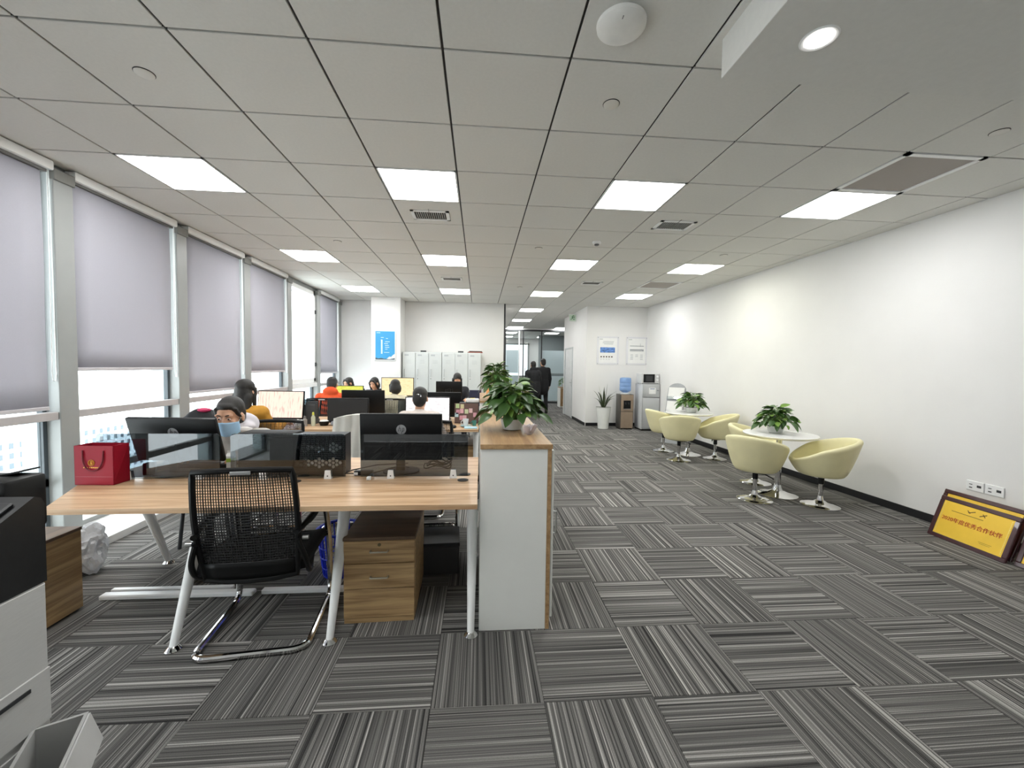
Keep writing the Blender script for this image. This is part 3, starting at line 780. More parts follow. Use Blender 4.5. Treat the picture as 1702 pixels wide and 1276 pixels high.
# water dispenser
t = thing('water_dispenser', 'bronze water dispenser with an upturned blue bottle', 'water dispenser', (3.36, 9.22, 0))
m_brz = mat('bronze_panel', 'a3907d', .3, .35, var=.04); m_brd = mat('dispenser_side', '4b4743', .4)
G().b2(-.155, .155, -.14, .17, .02, .80, .012, 2).build('cabinet', m_brd, t)
G().b2(-.14, .14, -.150, -.139, .03, .40, .004).build('lower_door', m_brz, t)
G().b2(-.14, .14, -.150, -.139, .41, .46, .003).b2(-.14, -.085, -.150, -.139, .46, .66).b2(.085, .14, -.150, -.139, .46, .66).b2(-.14, .14, -.152, -.139, .66, .79, .004).build('front_panel', m_brz, t)
nb = G().b2(-.085, .085, -.143, -.1395, .46, .66).build('tap_recess', m_blk, t, 0)
for x in (-.035, .035):
    G().cyl((x, -.165, .60), (x, -.14, .60), .014, n=12).cyl((x, -.16, .565), (x, -.16, .60), .009, n=12).build('tap', m_dkgrey, nb)
G().b2(-.08, .08, -.168, -.145, .462, .474, .002).build('drip_tray', m_steel, t)
G().lathe([(.10, .80), (.105, .82), (.07, .835), (0, .835)], 28).build('bottle_collar', m_white, t)
m_bot = mat('blue_bottle', 'a9c8ee', .15, var=.05, transl=.5)
pr_ = [(0, .838), (.05, .84), (.115, .87), (.128, .89), (.128, .955), (.122, .965), (.128, .975), (.128, 1.04), (.122, 1.05), (.128, 1.06), (.128, 1.14), (.118, 1.17), (.08, 1.18), (0, 1.178)]
G().lathe(pr_, 32).build('water_bottle', m_bot, t)
for x in (-.11, .11): G().b2(x-.02, x+.02, -.12, .15, 0, .021).build('foot', m_blk, t, 0)

# fridge + microwave
t = thing('refrigerator', 'silver two door fridge standing in the far right corner', 'refrigerator', (3.83, 9.08, 0))
m_fr = mat('fridge_silver', 'bfc1c2', .3, .35, var=.02, scale=60); m_fs = mat('fridge_side', 'd3d4d6', .4)
G().b2(-.195, .195, -.17, .24, .03, 1.05, .008, 2).build('body', m_fs, t)
for z0, z1, nm in ((.05, .745, 'lower_door'), (.755, 1.045, 'freezer_door')):
    d = G().b2(-.195, .195, -.215, -.172, z0, z1, .010, 2).build(nm, m_fr, t)
    if nm == 'freezer_door':
        G().b2(-.055, .10, -.2175, -.2155, .83, .965).build('paper_notice', m_paper, d, 0)
        G().b2(-.03, .075, -.219, -.2175, .935, .95).build('notice_heading', mat('blue_ink', '6c7fa6', .6), d, 0)
        G().b2(.125, .165, -.219, -.2155, .90, .915, .001).build('logo_badge', mat('badge_grey', '77797c', .4, .5), d)
G().b2(-.19, .19, -.16, .22, .0, .031).build('plinth', m_blk, t, 0)
t = thing('microwave_oven', 'white microwave with a black window on top of the fridge', 'microwave', (3.83, 9.06, 1.0505))
G().b2(-.215, .195, -.14, .16, .008, .235, .006).build('casing', mat('microwave_white', 'd7d7d6', .4), t)
d = G().b2(-.21, .095, -.155, -.1405, .012, .23, .004).build('door', mat('microwave_door', 'c9c9c9', .3), t)
G().b2(-.175, .085, -.158, -.1555, .03, .215, .002).build('window', m_blk, d)
G().b2(-.115, .035, -.1595, -.1582, .06, .185).build('window_mesh', mat('mw_mesh', '2b2c2e', .3), d, 0)
p_ = G().b2(.10, .193, -.153, -.1405, .012, .23, .003).build('control_panel', mat('microwave_panel', 'cfcfcf', .4), t)
for z in (.165, .09): G().cyl((.147, -.172, z), (.147, -.153, z), .022, n=20).build('knob', m_white, p_)
for x in (-.18, .17):
    for y in (-.11, .13): G().cyl((x, y, 0), (x, y, .009), .012, n=10).build('foot', m_blk, t)

# brochure stand leaning back behind the far table
t = thing('brochure_stand', 'grey arched brochure stand with white sheets, behind the far table', 'display stand', (3.58, 7.40, 0), R(-48))
tl = R(16)
def tilt(p): p = Vector(p); return Vector((p.x, p.y+(p.z)*math.sin(tl)*.95, p.z))
pts = [(-.17, 0), (.17, 0), (.17, 1.0)]+[(.17*math.cos(a), 1.0+.12*math.sin(a)) for a in [PI*i/10 for i in range(1, 10)]]+[(-.17, 1.0)]
g = G(); g.extr([tilt((x, 0, z)) for x, z in pts], (0, .012, 0)); g.build('back_panel', mat('stand_grey', 'a3a5a8', .45), t)
for k in range(3):
    z = .30+.26*k
    G().extr([tilt((-.15, -.012, z)), tilt((.15, -.012, z)), tilt((.15, -.012, z+.22)), tilt((-.15, -.012, z+.22))], (0, -.004, 0)).build('brochure', m_paper, t, 0)
    G().extr([tilt((-.165, -.03, z-.02)), tilt((.165, -.03, z-.02)), tilt((.165, -.03, z+.05)), tilt((-.165, -.03, z+.05))], (0, -.004, 0)).build('pocket', glass('acrylic_clear', (.9, .92, .93)), t, 0)
G().tube([tilt((-.165, .02, .98)), (-.165, .05, .02)], .008).tube([tilt((.165, .02, .98)), (.165, .36, .008)], .008).tube([tilt((-.165, .02, .98)), (-.165, .36, .008)], .008).build('rear_strut', m_steel, t)

# ---- gold award plaques leaning on the right wall
m_maroon = mat('maroon_frame', '3d161d', .3, var=.15, scale=20, coat=.4)
m_gold = mat('gold_plate', 'f0c63c', .4, .1, var=.06, scale=6)
def plaque(label, base, rz, lean, w, h, txt):
    t = thing('award_plaque', label, 'plaque', base, rz, 'gold award plaques')
    # local: x along the width (text direction), z up, leaning back (+y) ; faces -y
    ml = Matrix.Rotation(-lean, 4, 'X')
    def add(g, nm, m, par=t, sm=0):
        me = g.mesh(nm, sm); me.transform(ml); return obj(nm, me, m, par)
    fw = .034
    fr = G()
    fr.box((0, .009, fw/2), (w, .022, fw), None, .004).box((0, .009, h-fw/2), (w, .022, fw), None, .004).box((-w/2+fw/2, .009, h/2), (fw, .022, h-2*fw), None, .004).box((w/2-fw/2, .009, h/2), (fw, .022, h-2*fw), None, .004)
    add(fr, 'frame', m_maroon, t, .6)
    pl = add(G().b2(-w/2+fw, w/2-fw, .004, .012, fw, h-fw), 'gold_plate', m_gold)
    br = G(); n = 22
    for i in range(n):
        for sx in (-1, 1): br.box((sx*(w/2-fw-.012), .003, fw+.02+(h-2*fw-.04)*i/(n-1)), (.008, .002, .007), (0, R(45), 0))
    add(br, 'border_ornament', mat('gold_relief', 'f0d878', .3, .4))
    dk = mat('engraving_brown', '6a4d1c', .6)
    ln = G().b2(-.17, .06, .0025, .004, h*.70, h*.71).b2(.08, .17, .0025, .004, h*.235, h*.24).b2(.09, .16, .0025, .004, h*.205, h*.21)
    ln.box((-.03, .0033, h*.80), (.05, .0015, .006), (0, R(-25), 0)).box((-.05, .0033, h*.79), (.03, .0015, .005), (0, R(40), 0)).box((.05, .0033, h*.80), (.05, .0015, .006), (0, R(-30), 0)).box((.055, .0033, h*.80), (.03, .0015, .005), (0, R(45), 0))
    add(ln, 'engraved_lines', dk)
    if txt:
        o = text(txt, .043, 'lettering', mat('red_letters', 'b5301c', .5), t, (0, 0, 0), (0, 0, 0), .0008)
        o.rotation_euler = (PI/2-lean, 0, 0)
        p = ml @ Vector((-.005, .0022, h*.50)); o.location = p
    return t
plaque('gold plaque with red lettering in a maroon frame, front one by the wall', (3.885, 2.945, 0), R(-94), R(19), .56, .36, '2020\u5e74\u5ea6\u4f18\u79c0\u5408\u4f5c\u4f19\u4f34')
plaque('gold plaque mostly hidden behind the front plaque', (3.965, 2.985, 0), R(-94), R(20), .60, .40, None)
plaque('gold plaque cut off by the right edge of the picture', (3.90, 2.385, 0), R(-92), R(19), .52, .36, None)
# ================================================================== DESKS AND WHAT STANDS ON THEM
ZD = .72
ZT = ZD+.0008      # things rest on the desk tops
def taper_leg(g, foot, top, r0, r1): g.cyl(foot, top, r0, r1, 16)
def bench(label, x0, x1, y0, y1, poly, feet, loc=(0, 0, 0)):
    """face to face desk bench: two wooden tops, splayed white legs, grommets"""
    t = thing('desk_bench', label, 'desk', loc, 0, 'rows of face to face desks')
    ym = (y0+y1)/2
    near = poly or [(x0, y0), (x1, y0), (x1, ym-.003), (x0, ym-.003)]
    a = G().prism(near, ZD-.025, ZD).build('near_top', m_desk, t, 0)
    b = G().b2(x0, x1, ym+.003, y1, ZD-.025, ZD).build('far_top', m_desk, t, 0)
    G().b2(x0+.1, x1-.05, ym-.09, ym-.05, ZD-.07, ZD-.0255).b2(x0+.1, x1-.05, ym+.05, ym+.09, ZD-.07, ZD-.0255).build('steel_beam', m_dkgrey, t, 0)
    for (x, y) in feet:
        s_ = 1 if y < ym else -1
        G().cyl((x, y, .012), (x, y+s_*.27, ZD-.06), .018, .034, 16).build('leg', m_white, t)
        G().lathe([(0, 0), (.034, 0), (.036, .004), (.03, .012), (.02, .022), (0, .022)], 20, (x, y, 0)).build('foot', m_chrome, t)
        G().b2(x-.035, x+.035, y+s_*.2, y+s_*.34, ZD-.07, ZD-.0255).build('leg_bracket', m_dkgrey, t, 0)
    return t
b1 = bench('nearest wooden desk bench with splayed white legs', -2.19, 0.0, 2.0, 3.05, [(-1.972, 2.0), (-.002, 2.0), (-.002, 2.52), (-2.19, 2.52), (-2.19, 2.42)],
           [(-1.47, 2.065), (-.736, 2.075), (-.03, 2.088), (-2.14, 2.985), (-.736, 2.985), (-.03, 2.985)])
b2 = bench('middle wooden desk bench where the yellow sleeved worker sits', -2.55, 0.0, 4.37, 5.45, None, [(-2.3, 4.44), (-1.2, 4.44), (-.03, 4.44), (-2.3, 5.38), (-1.2, 5.38), (-.03, 5.38)])
b3 = bench('farthest wooden desk bench beyond the orange jacket', -2.65, 0.0, 6.50, 7.58, None, [(-2.4, 6.57), (-1.2, 6.57), (-.03, 6.57), (-2.4, 7.51), (-1.2, 7.51), (-.03, 7.51)])
for x, y, p in ((-1.05, 2.43, b1), (-.09, 2.43, b1), (-.08, 2.56, b1), (-1.1, 4.9, b2), (-.1, 4.85, b2)):
    G().lathe([(0, ZD), (.032, ZD), (.033, ZD+.003), (.026, ZD+.005), (0, ZD+.004)], 20, (x, y, 0)).build('cable_grommet', mat('grommet', '3b3733', .5), p)

def divider(label, x0, x1, y, clips):
    t = thing('desk_screen', label, 'desk screen', ((x0+x1)/2, y, ZT), 0, 'smoked glass desk screens')
    w = (x1-x0)/2; h = .265; rr = .02
    pts = [(-w, 0, .012), (w, 0, .012)]+[(w-rr+rr*math.cos(a), 0, h-rr+rr*math.sin(a)) for a in (0, .5, 1.05, PI/2)]+[(-w+rr+rr*math.cos(a), 0, h-rr+rr*math.sin(a)) for a in (PI/2, 2.1, 2.65, PI)]
    G().extr([(x, -.004, z) for x, _, z in pts], (0, .008, 0)).build('glass_sheet', m_smoke, t, 0)
    for c in clips:
        cx_ = c-(x0+x1)/2
        k = G().extr([(cx_-.021, -.016, 0), (cx_+.021, -.016, 0), (cx_+.015, -.016, .05), (cx_-.015, -.016, .05)], (0, .011, 0)).extr([(cx_-.021, .0045, 0), (cx_+.021, .0045, 0), (cx_+.015, .0045, .05), (cx_-.015, .0045, .05)], (0, .011, 0)).build('clip', m_white, t, 0)
        G().cyl((cx_, -.0175, .018), (cx_, -.0155, .018), .004, n=10).build('screw', m_dkgrey, k)
divider('smoked glass screen in front of the left monitor', -2.165, -1.50, 2.50, (-2.0, -1.62))
divider('smoked glass screen in front of the black boxes, middle one', -1.434, -.787, 2.49, (-1.255, -.885))
divider('smoked glass screen in front of the right hand monitor', -.697, -.063, 2.485, (-.52, -.15))
divider('smoked glass screen on the middle bench, left', -2.45, -1.85, 4.91, (-2.3, -1.95))
divider('smoked glass screen on the middle bench, right', -.95, -.36, 4.91, (-.85, -.42))

# floor cable trunking under the near bench
tr_ = tag(G().b2(-2.20, -1.34, 2.52, 2.57, 0, .028, .006).b2(-1.30, -.80, 2.535, 2.575, 0, .03, .006).b2(-2.2, -1.5, 2.60, 2.63, 0, .022, .004).build('cable_trunking', mat('trunking_white', 'f6f6f6', .3, var=.01)), 'white cable trunking on the carpet under the nearest bench', 'cable cover')

# ---- monitors
def monitor(label, loc, rz, w, h, zc, tilt=6, screen=None, logo=True, group='computer monitors'):
    """faces -y locally (screen toward -y); origin on the desk top"""
    t = thing('monitor', label, 'monitor', loc, rz, group)
    G().lathe([(0, 0), (.10, 0), (.115, .004), (.11, .010), (.03, .016), (0, .016)], 28).build('stand_base', m_blk, t)
    G().box((0, .028, zc*.5), (.055, .022, zc), (R(-4), 0, 0), .006).build('stand_neck', m_blk, t)
    ml = Matrix.Translation((0, 0, zc)) @ Matrix.Rotation(-R(tilt), 4, 'X')
    def add(g, nm, m, par=t, sm=.6):
        me = g.mesh(nm, sm); me.transform(ml); return obj(nm, me, m, par)
    hs = add(G().b2(-w/2, w/2, -.014, .012, -h/2, h/2, .006, 2).box((0, .010, -h*.22), (w*.30, .026, h*.40), None, .010), 'housing', m_blk)
    bz = .010
    add(G().b2(-w/2+bz, w/2-bz, -.0155, -.0142, -h/2+.018, h/2-bz), 'screen', screen or mat('screen_off', '1b1c1d', .3), hs, 0)
    if logo:
        add(G().cyl((0, .0118, .05), (0, .0138, .05), .031, n=32), 'logo_disc', mat('logo_silver', '9b9d9f', .4), hs)
        lg = G()
        for pts in (((-.017, -.011), (-.008, .026)), ((-.0135, .004), (-.009, .010), (-.004, .0105), (-.002, .006), (-.0055, -.011)),
                    ((.002, -.026), (.0115, .011)), ((.0105, .008), (.016, .0105), (.0195, .006), (.0165, -.007), (.012, -.011), (.0065, -.0105))):
            lg.tube([(-x, .0138, .05+z) for x, z in pts], .0027, 6, flat=.5)
        add(lg, 'logo_letters', m_blk, hs)
    return t
def screen_mat(name, base, lines, strength, kind):
    """a lit screen page: flat print made of soft bands"""
    m = bpy.data.materials.new(name); m.use_nodes = True; nt = m.node_tree; L = nt.links.new
    nt.nodes.remove(nt.nodes['Principled BSDF'])
    tc = N(nt, 'ShaderNodeTexCoord'); mp = N(nt, 'ShaderNodeMapping'); L(tc.outputs['Object'], mp.inputs[0])
    mp.inputs['Scale'].default_value = (14, 1, 90) if kind == 0 else (60, 1, 9)
    nz = N(nt, 'ShaderNodeTexNoise'); nz.inputs['Scale'].default_value = 1; nz.inputs['Detail'].default_value = 1; L(mp.outputs[0], nz.inputs['Vector'])
    rp = N(nt, 'ShaderNodeValToRGB'); e = rp.color_ramp.elements
    e[0].position, e[1].position = .34, .46; e[0].color = lin(lines)+(1,); e[1].color = lin(base)+(1,)
    L(nz.outputs['Fac'], rp.inputs[0])
    em = N(nt, 'ShaderNodeEmission'); em.inputs[1].default_value = strength; L(rp.outputs[0], em.inputs[0])
    L(em.outputs[0], nt.nodes['Material Output'].inputs[0]); return m
s_pink = screen_mat('screen_pink', 'f6dccb', 'd9b8ac', .92, 1)
s_white = screen_mat('screen_white', 'f3eeee', 'c9c0c4', .95, 0)
s_yel = screen_mat('screen_yellow', 'dfe06a', 'c3c84a', .85, 0)
s_beige = screen_mat('screen_beige', 'f3dcae', 'e6c794', .9, 0)
# bench 1, far side: seen from behind
m1 = monitor('black monitor seen from behind next to the red bag, tilted back', (-1.825, 2.63, ZT), R(180-4), .53, .285, .208, 17)
m3 = monitor('black monitor seen from behind at the aisle end of the nearest bench', (-.487, 2.64, ZT), R(180), .51, .30, .222, 4)
for mm in (m1, m3):
    h = mm.children[2]
    G().b2(.235, .252, .0118, .0130, .125, .138).build('asset_sticker', m_paper, mm, 0) if mm is m3 else None
# bench 2 near side: lit screens; far side: backs
monitor('monitor with a pale pink page in front of the yellow sleeved worker', (-2.19, 4.74, ZT), R(-4), .51, .315, .215, 8, s_pink, False)
monitor('switched off monitor behind the chair with the pale coat', (-1.47, 4.76, ZT), 0, .45, .28, .155, 2, mat('screen_dark_grey', '242526', .5), False)
monitor('monitor with a white page in front of the worker with a hair clip', (-.585, 4.78, ZT), 0, .51, .30, .165, 3, s_white, False)
monitor('black monitor seen from behind on the middle bench, left of centre', (-1.43, 5.22, ZT), R(180), .52, .29, .215, 3, None, False)
monitor('black monitor seen from behind on the middle bench, aisle side', (-.46, 5.25, ZT), R(180), .47, .29, .195, 3, None, False)
# bench 3
monitor('monitor with a yellow page in front of the orange jacket', (-2.10, 6.86, ZT), 0, .45, .28, .19, 3, s_yel, False)
monitor('raised monitor with a beige page on the farthest bench', (-1.33, 6.86, ZT), 0, .525, .31, .315, 3, s_beige, False)
monitor('black monitor seen from behind near the lockers', (-.525, 7.30, ZT), R(180), .46, .26, .27, 3, None, False)

# black printer and honeycomb box behind the middle screen
t = thing('desktop_printer', 'low black desktop printer behind the middle glass screen', 'printer', (-1.285, 2.72, ZT))
G().b2(-.165, .165, -.14, .0, .006, .225, .012, 2).build('body', m_blk, t)
G().b2(-.16, .16, -.13, .005, .2255, .255, .010, 2).build('lid', m_blk_mat, t)
g = G()
for i in range(5):
    for j in range(3): g.box((-.125+i*.012+j*.004, -.1405, .20-j*.011), (.004, .002, .007))
g.build('vent_marks', mat('vent_grey', '9a9c9e', .5), t, 0)
G().b2(-.15, .15, -.155, -.139, .02, .05, .004).build('paper_slot', m_dkgrey, t)
t = thing('storage_box', 'black storage box with honeycomb holes behind the middle glass screen', 'box', (-.962, 2.70, ZT))
m_navy = mat('black_blue_plastic', '1a1d24', .5)
w, h = .143, .245
G().b2(-w, -w+.008, -.139, .0, 0, h).b2(w-.008, w, -.139, .0, 0, h).b2(-w+.008, w-.008, -.139, .0, 0, .008).b2(-w+.008, w-.008, -.139, .0, h-.008, h).build('shell', m_navy, t, 0)
cut = G(); r_ = .0112
for cx_ in (-.083, 0, .083):
    for cz in (.172, .078):
        for (a, b_) in ((0, 0), (1, 0), (-1, 0), (.5, .87), (-.5, .87), (.5, -.87), (-.5, -.87), (0, 1.74), (0, -1.74)):
            x, z = cx_+b_*.0235, cz+a*.0235
            cut.extr([(x+r_*math.cos(PI/6+k*PI/3+PI/6), -.16, z+r_*math.sin(PI/6+k*PI/3+PI/6)) for k in range(6)], (0, .05, 0))
fp = bpy.data.objects.new('tmpa', G().b2(-w, w, -.149, -.139, 0, h).mesh('front_panel', 0)); ct = bpy.data.objects.new('tmpb', cut.mesh('c', 0))
bo = fp.modifiers.new('b', 'BOOLEAN'); bo.object = ct; bo.operation = 'DIFFERENCE'; bo.solver = 'EXACT'; bo.use_self = True
dg = bench_graph(fp, ct)
fm = bpy.data.meshes.new_from_object(fp.evaluated_get(dg)); fm.materials.clear()
bpy.data.objects.remove(fp, do_unlink=True); bpy.data.objects.remove(ct, do_unlink=True)
obj('front_panel', fm, m_navy, t)

# ---- red paper bag
t = thing('gift_bag', 'dark red paper gift bag with gold crest on the near desk', 'bag', (-2.085, 2.440, ZT), R(-3))
m_red = mat('red_card', '98142a', .5, var=.04, scale=5, spec=.25)
w, d, h = .103, .050, .215
def bagwall(pts, nm): return G().extr(pts, (0, .0015, 0)).build(nm, m_red, t, 0)
G().b2(-w, w, -d, -d+.002, 0, h).b2(-w, w, d-.002, d, 0, h).b2(-w, -w+.002, -d, d, 0, h).b2(-w, w, -d, d, 0, .003).build('bag_body', m_red, t, 0)
G().extr([(w, -d, 0), (w, d, 0), (w, d, h), (w-.012, 0, h), (w, -d, h)], (-.002, 0, 0)).build('side_gusset', m_red, t, 0)
hm = mat('red_cord', '6d1524', .7)
for yy in (-d-.003, d-.008):
    G().tube(rounded([(-.055, yy, h-.025), (-.053, yy-.003, h-.09), (-.025, yy-.004, h-.135), (.025, yy-.004, h-.135), (.053, yy-.003, h-.09), (.055, yy, h-.025)], .03), .0036, 8).build('handle', hm, t)
m_gl = mat('gold_foil', 'd29a3a', .35, .4)
cr = G().tube([Vector((-.012, -d-.0015, .122))+v for v in arc((0, 0, 0), .0155, 0, 2*PI, 20, 'xz')[:-1]], .0022, 6, True)
cr.tube([Vector((-.012, -d-.0015, .122))+v for v in arc((0, 0, 0), .0095, 0, 2*PI, 16, 'xz')[:-1]], .0012, 6, True).ell((-.012, -d-.001, .124), (.004, .002, .006)).box((-.012, -d-.001, .117), (.009, .002, .004))
cr.build('crest', m_gl, t)
g = G()
for i in range(9): g.b2(-.055+i*.0095+(.004 if i > 2 else 0), -.049+i*.0095+(.004 if i > 2 else 0), -d-.0012, -d-.0002, .093, .099)
g.build('gold_lettering', m_gl, t, 0)
G().b2(-w+.004, w-.004, -d-.0008, -d-.0002, .045, .0465).build('fold_line', mat('fold_pale', 'b05560', .5), t, 0)
# small speaker
t = thing('desk_speaker', 'small white and black speaker beside the red bag', 'speaker', (-1.958, 2.60, ZT), R(200))
G().b2(-.028, .028, -.03, .03, 0, .075, .014, 3).build('cabinet', mat('speaker_grey', 'b9bbbd', .4), t)
G().cyl((0, -.031, .045), (0, -.0295, .045), .018, n=20).build('driver', m_blk, t)
G().b2(-.0285, .0285, .012, .031, .002, .076, .012, 3).build('back_shell', m_blk, t)

# keyboard tray stack / laptop under monitor 1
t = thing('document_tray', 'flat black tray with papers under the left monitor', 'tray', (-1.80, 2.83, ZT))
G().b2(-.21, .21, -.12, .12, 0, .035, .006).build('tray', m_blk, t)
G().b2(-.18, .17, -.10, .10, .036, .05).build('papers', mat('paper_grey', 'c9ccd2', .8), t, 0)
t = thing('milk_carton', 'small white and green drink carton in front of the masked woman', 'carton', (-1.53, 2.66, ZT), R(15))
m_ct = mat('carton_white', 'e8e8e2', .5); 
G().b2(-.021, .021, -.021, .021, 0, .10).extr([(-.021, -.021, .10), (-.021, .021, .10), (-.021, 0, .125)], (.042, 0, 0)).build('carton_body', m_ct, t, 0)
G().b2(-.0215, .0215, -.0215, .0215, .065, .088).build('green_band', mat('carton_green', '9dbb4a', .5), t, 0)
G().b2(-.021, .021, -.002, .002, .122, .132).build('top_seal', m_ct, t, 0)
# adapter and cables behind the right screen
t = thing('power_adapter', 'black power adapter with cables under the right hand monitor', 'adapter', (-.70, 2.56, ZT))
G().b2(-.055, .055, -.02, .02, 0, .03, .006, 2).build('brick', m_blk, t)
G().b2(-.054, -.03, -.0215, -.0195, .006, .022).build('sticker', m_paper, t, 0)
G().tube([(.055, 0, .012), (.12, .05, .02), (.2, .12, .03), (.26, .10, .02)], .0035, 6).tube([(-.055, 0, .01), (-.12, .02, .006), (-.10, .10, .006), (.05, .14, .03), (.24, .16, .035)], .0035, 6).build('cable', m_blk, t)
t = thing('cable_coil', 'tangle of black cables on the desk beside the monitor stand', 'cables', (-.27, 2.74, ZT))
for k in range(4):
    G().tube([(.09*math.cos(a)*(1-.1*k)+.01*k, .05*math.sin(a)+.01*k, .012+.012*k+.012*math.sin(3*a+k)) for a in [2*PI*i/20 for i in range(20)]], .004, 6, True).build('cable', m_blk, t)
t = thing('charger_block', 'small white charger on the desk left of the right clip', 'charger', (-.64, 2.45, ZT))
G().b2(-.012, .012, -.012, .012, 0, .02, .003).build('block', m_white, t)
G().cyl((.004, -.013, .01), (.004, -.019, .01), .002, n=8).cyl((-.004, -.013, .01), (-.004, -.019, .01), .002, n=8).build('pins', m_steel, t)

# ---- pedestals
def pedestal(label, loc, rz, w, d, h):
    t = thing('drawer_pedestal', label, 'drawer unit', loc, rz, 'wooden drawer pedestals')
    G().b2(-w/2, w/2, .018, d, .012, h-.018).build('carcass', m_ped, t, 0)
    G().b2(-w/2-.003, w/2+.003, .0, d+.005, h-.0178, h, .002).build('top', m_pedtop, t)
    zs = [(.03, .185), (.189, .325), (.329, h-.0185)]
    for k, (a, b) in enumerate(zs):
        o = G().b2(-w/2+.002, w/2-.002, 0, .0178, a, b, .0015).build('drawer', m_ped, t)
        if k:
            zh = b-.055 if k == 2 else b-.07
            G().tube(rounded([(-.045, 0, zh), (-.045, -.02, zh), (.045, -.02, zh), (.045, 0, zh)], .008, 3), .005, 8).build('handle', mat('satin_handle', 'b8b2a2', .35, .7), o)
        if k == 2: G().cyl((-.02+.02, -.003, b-.022), (0, .001, b-.022), .009, n=16).build('lock', mat('lock_brass', '7e7358', .35, .8), o)
    G().b2(-w/2+.004, w/2-.004, .004, .03, .0, .028).build('plinth', m_ped, t, 0)
    return t
p0 = pedestal('wooden three drawer pedestal under the nearest bench, beside the mesh chair', (-.527, 2.225, 0), R(2), .376, .50, .47)
dup(p0, (-2.72, 2.265, 0), R(-90), 'wooden drawer pedestal half hidden by the printer, left end of bench')
for ch in bpy.data.objects: pass
dup(p0, (-.25, 5.33, 0), R(180), 'wooden drawer pedestal under the aisle end of the middle bench')

# ---- white partition cabinets between desks and aisle
def cabinet(label, x0, x1, y0, y1, h):
    t = thing('partition_cabinet', label, 'cabinet', ((x0+x1)/2, (y0+y1)/2, 0), 0, 'white cabinets with wooden tops along the aisle')
    w, d = (x1-x0)/2, (y1-y0)/2
    G().b2(-w, w-.021, -d+.004, d-.004, .0, h-.028).build('carcass', m_cab, t, 0)
    G().b2(w-.02, w, -d, d, 0, h-.026).build('side_panel', m_trim, t, 0)
    G().b2(-w-.002, w+.004, -d-.006, d+.006, h-.0255, h, .0015).build('top', m_trim, t)
    n = max(2, round(2*d/.42))
    for k in range(n):
        a = -d+.01+k*(2*d-.02)/n; b = a+(2*d-.02)/n-.004
        o = G().b2(w+.0005, w+.016, a, b, .06, h-.035, .0015).build('door', m_cab, t)
        G().tube([(w+.016, a+.05, h*.5), (w+.04, a+.05, h*.5), (w+.04, a+.05, h*.62), (w+.016, a+.05, h*.62)], .005, 8).build('handle', m_steel, o)
    return t
cabinet('white cabinet with wooden top and plant at the aisle end of the nearest bench', .012, .385, 2.117, 3.55, .995)
cabinet('white cabinet with wooden top farther along the aisle, behind the first plant', .012, .385, 4.80, 6.20, .995)
pothos('large pothos on the near cabinet, leaves spilling over the pot', (.215, 2.62, .9955), 150, .175, .225, .098, (.075, .07), 21, 'pothos plants on the aisle cabinets')
pothos('bushy pothos on the farther cabinet, behind the first plant', (.21, 5.0, .9955), 130, .18, .32, .10, (.09, .09), 8, 'pothos plants on the aisle cabinets')
t = thing('wrapping_film', 'crumpled translucent pinkish film beside the near cabinet plant', 'wrapping', (.30, 2.42, .9955))
rg = random.Random(9); m_film = mat('milky_film', 'ece4e6', .3, var=.05, transl=.4)
for k in range(3):
    az = k*2.1
    def fs(uu, v, az=az): return Vector((math.cos(az)*.03*v+.035*(uu-.5)+.012*math.sin(7*uu+az), math.sin(az)*.025*v+.02*math.cos(5*uu+k), .002+.06*v*(1-.3*abs(uu-.5))+.008*math.sin(9*uu)))
    o = G().surf(fs, 7, 6).build('fold', m_film, t, 1.0); md = o.modifiers.new('thick', 'SOLIDIFY'); md.thickness = .0008
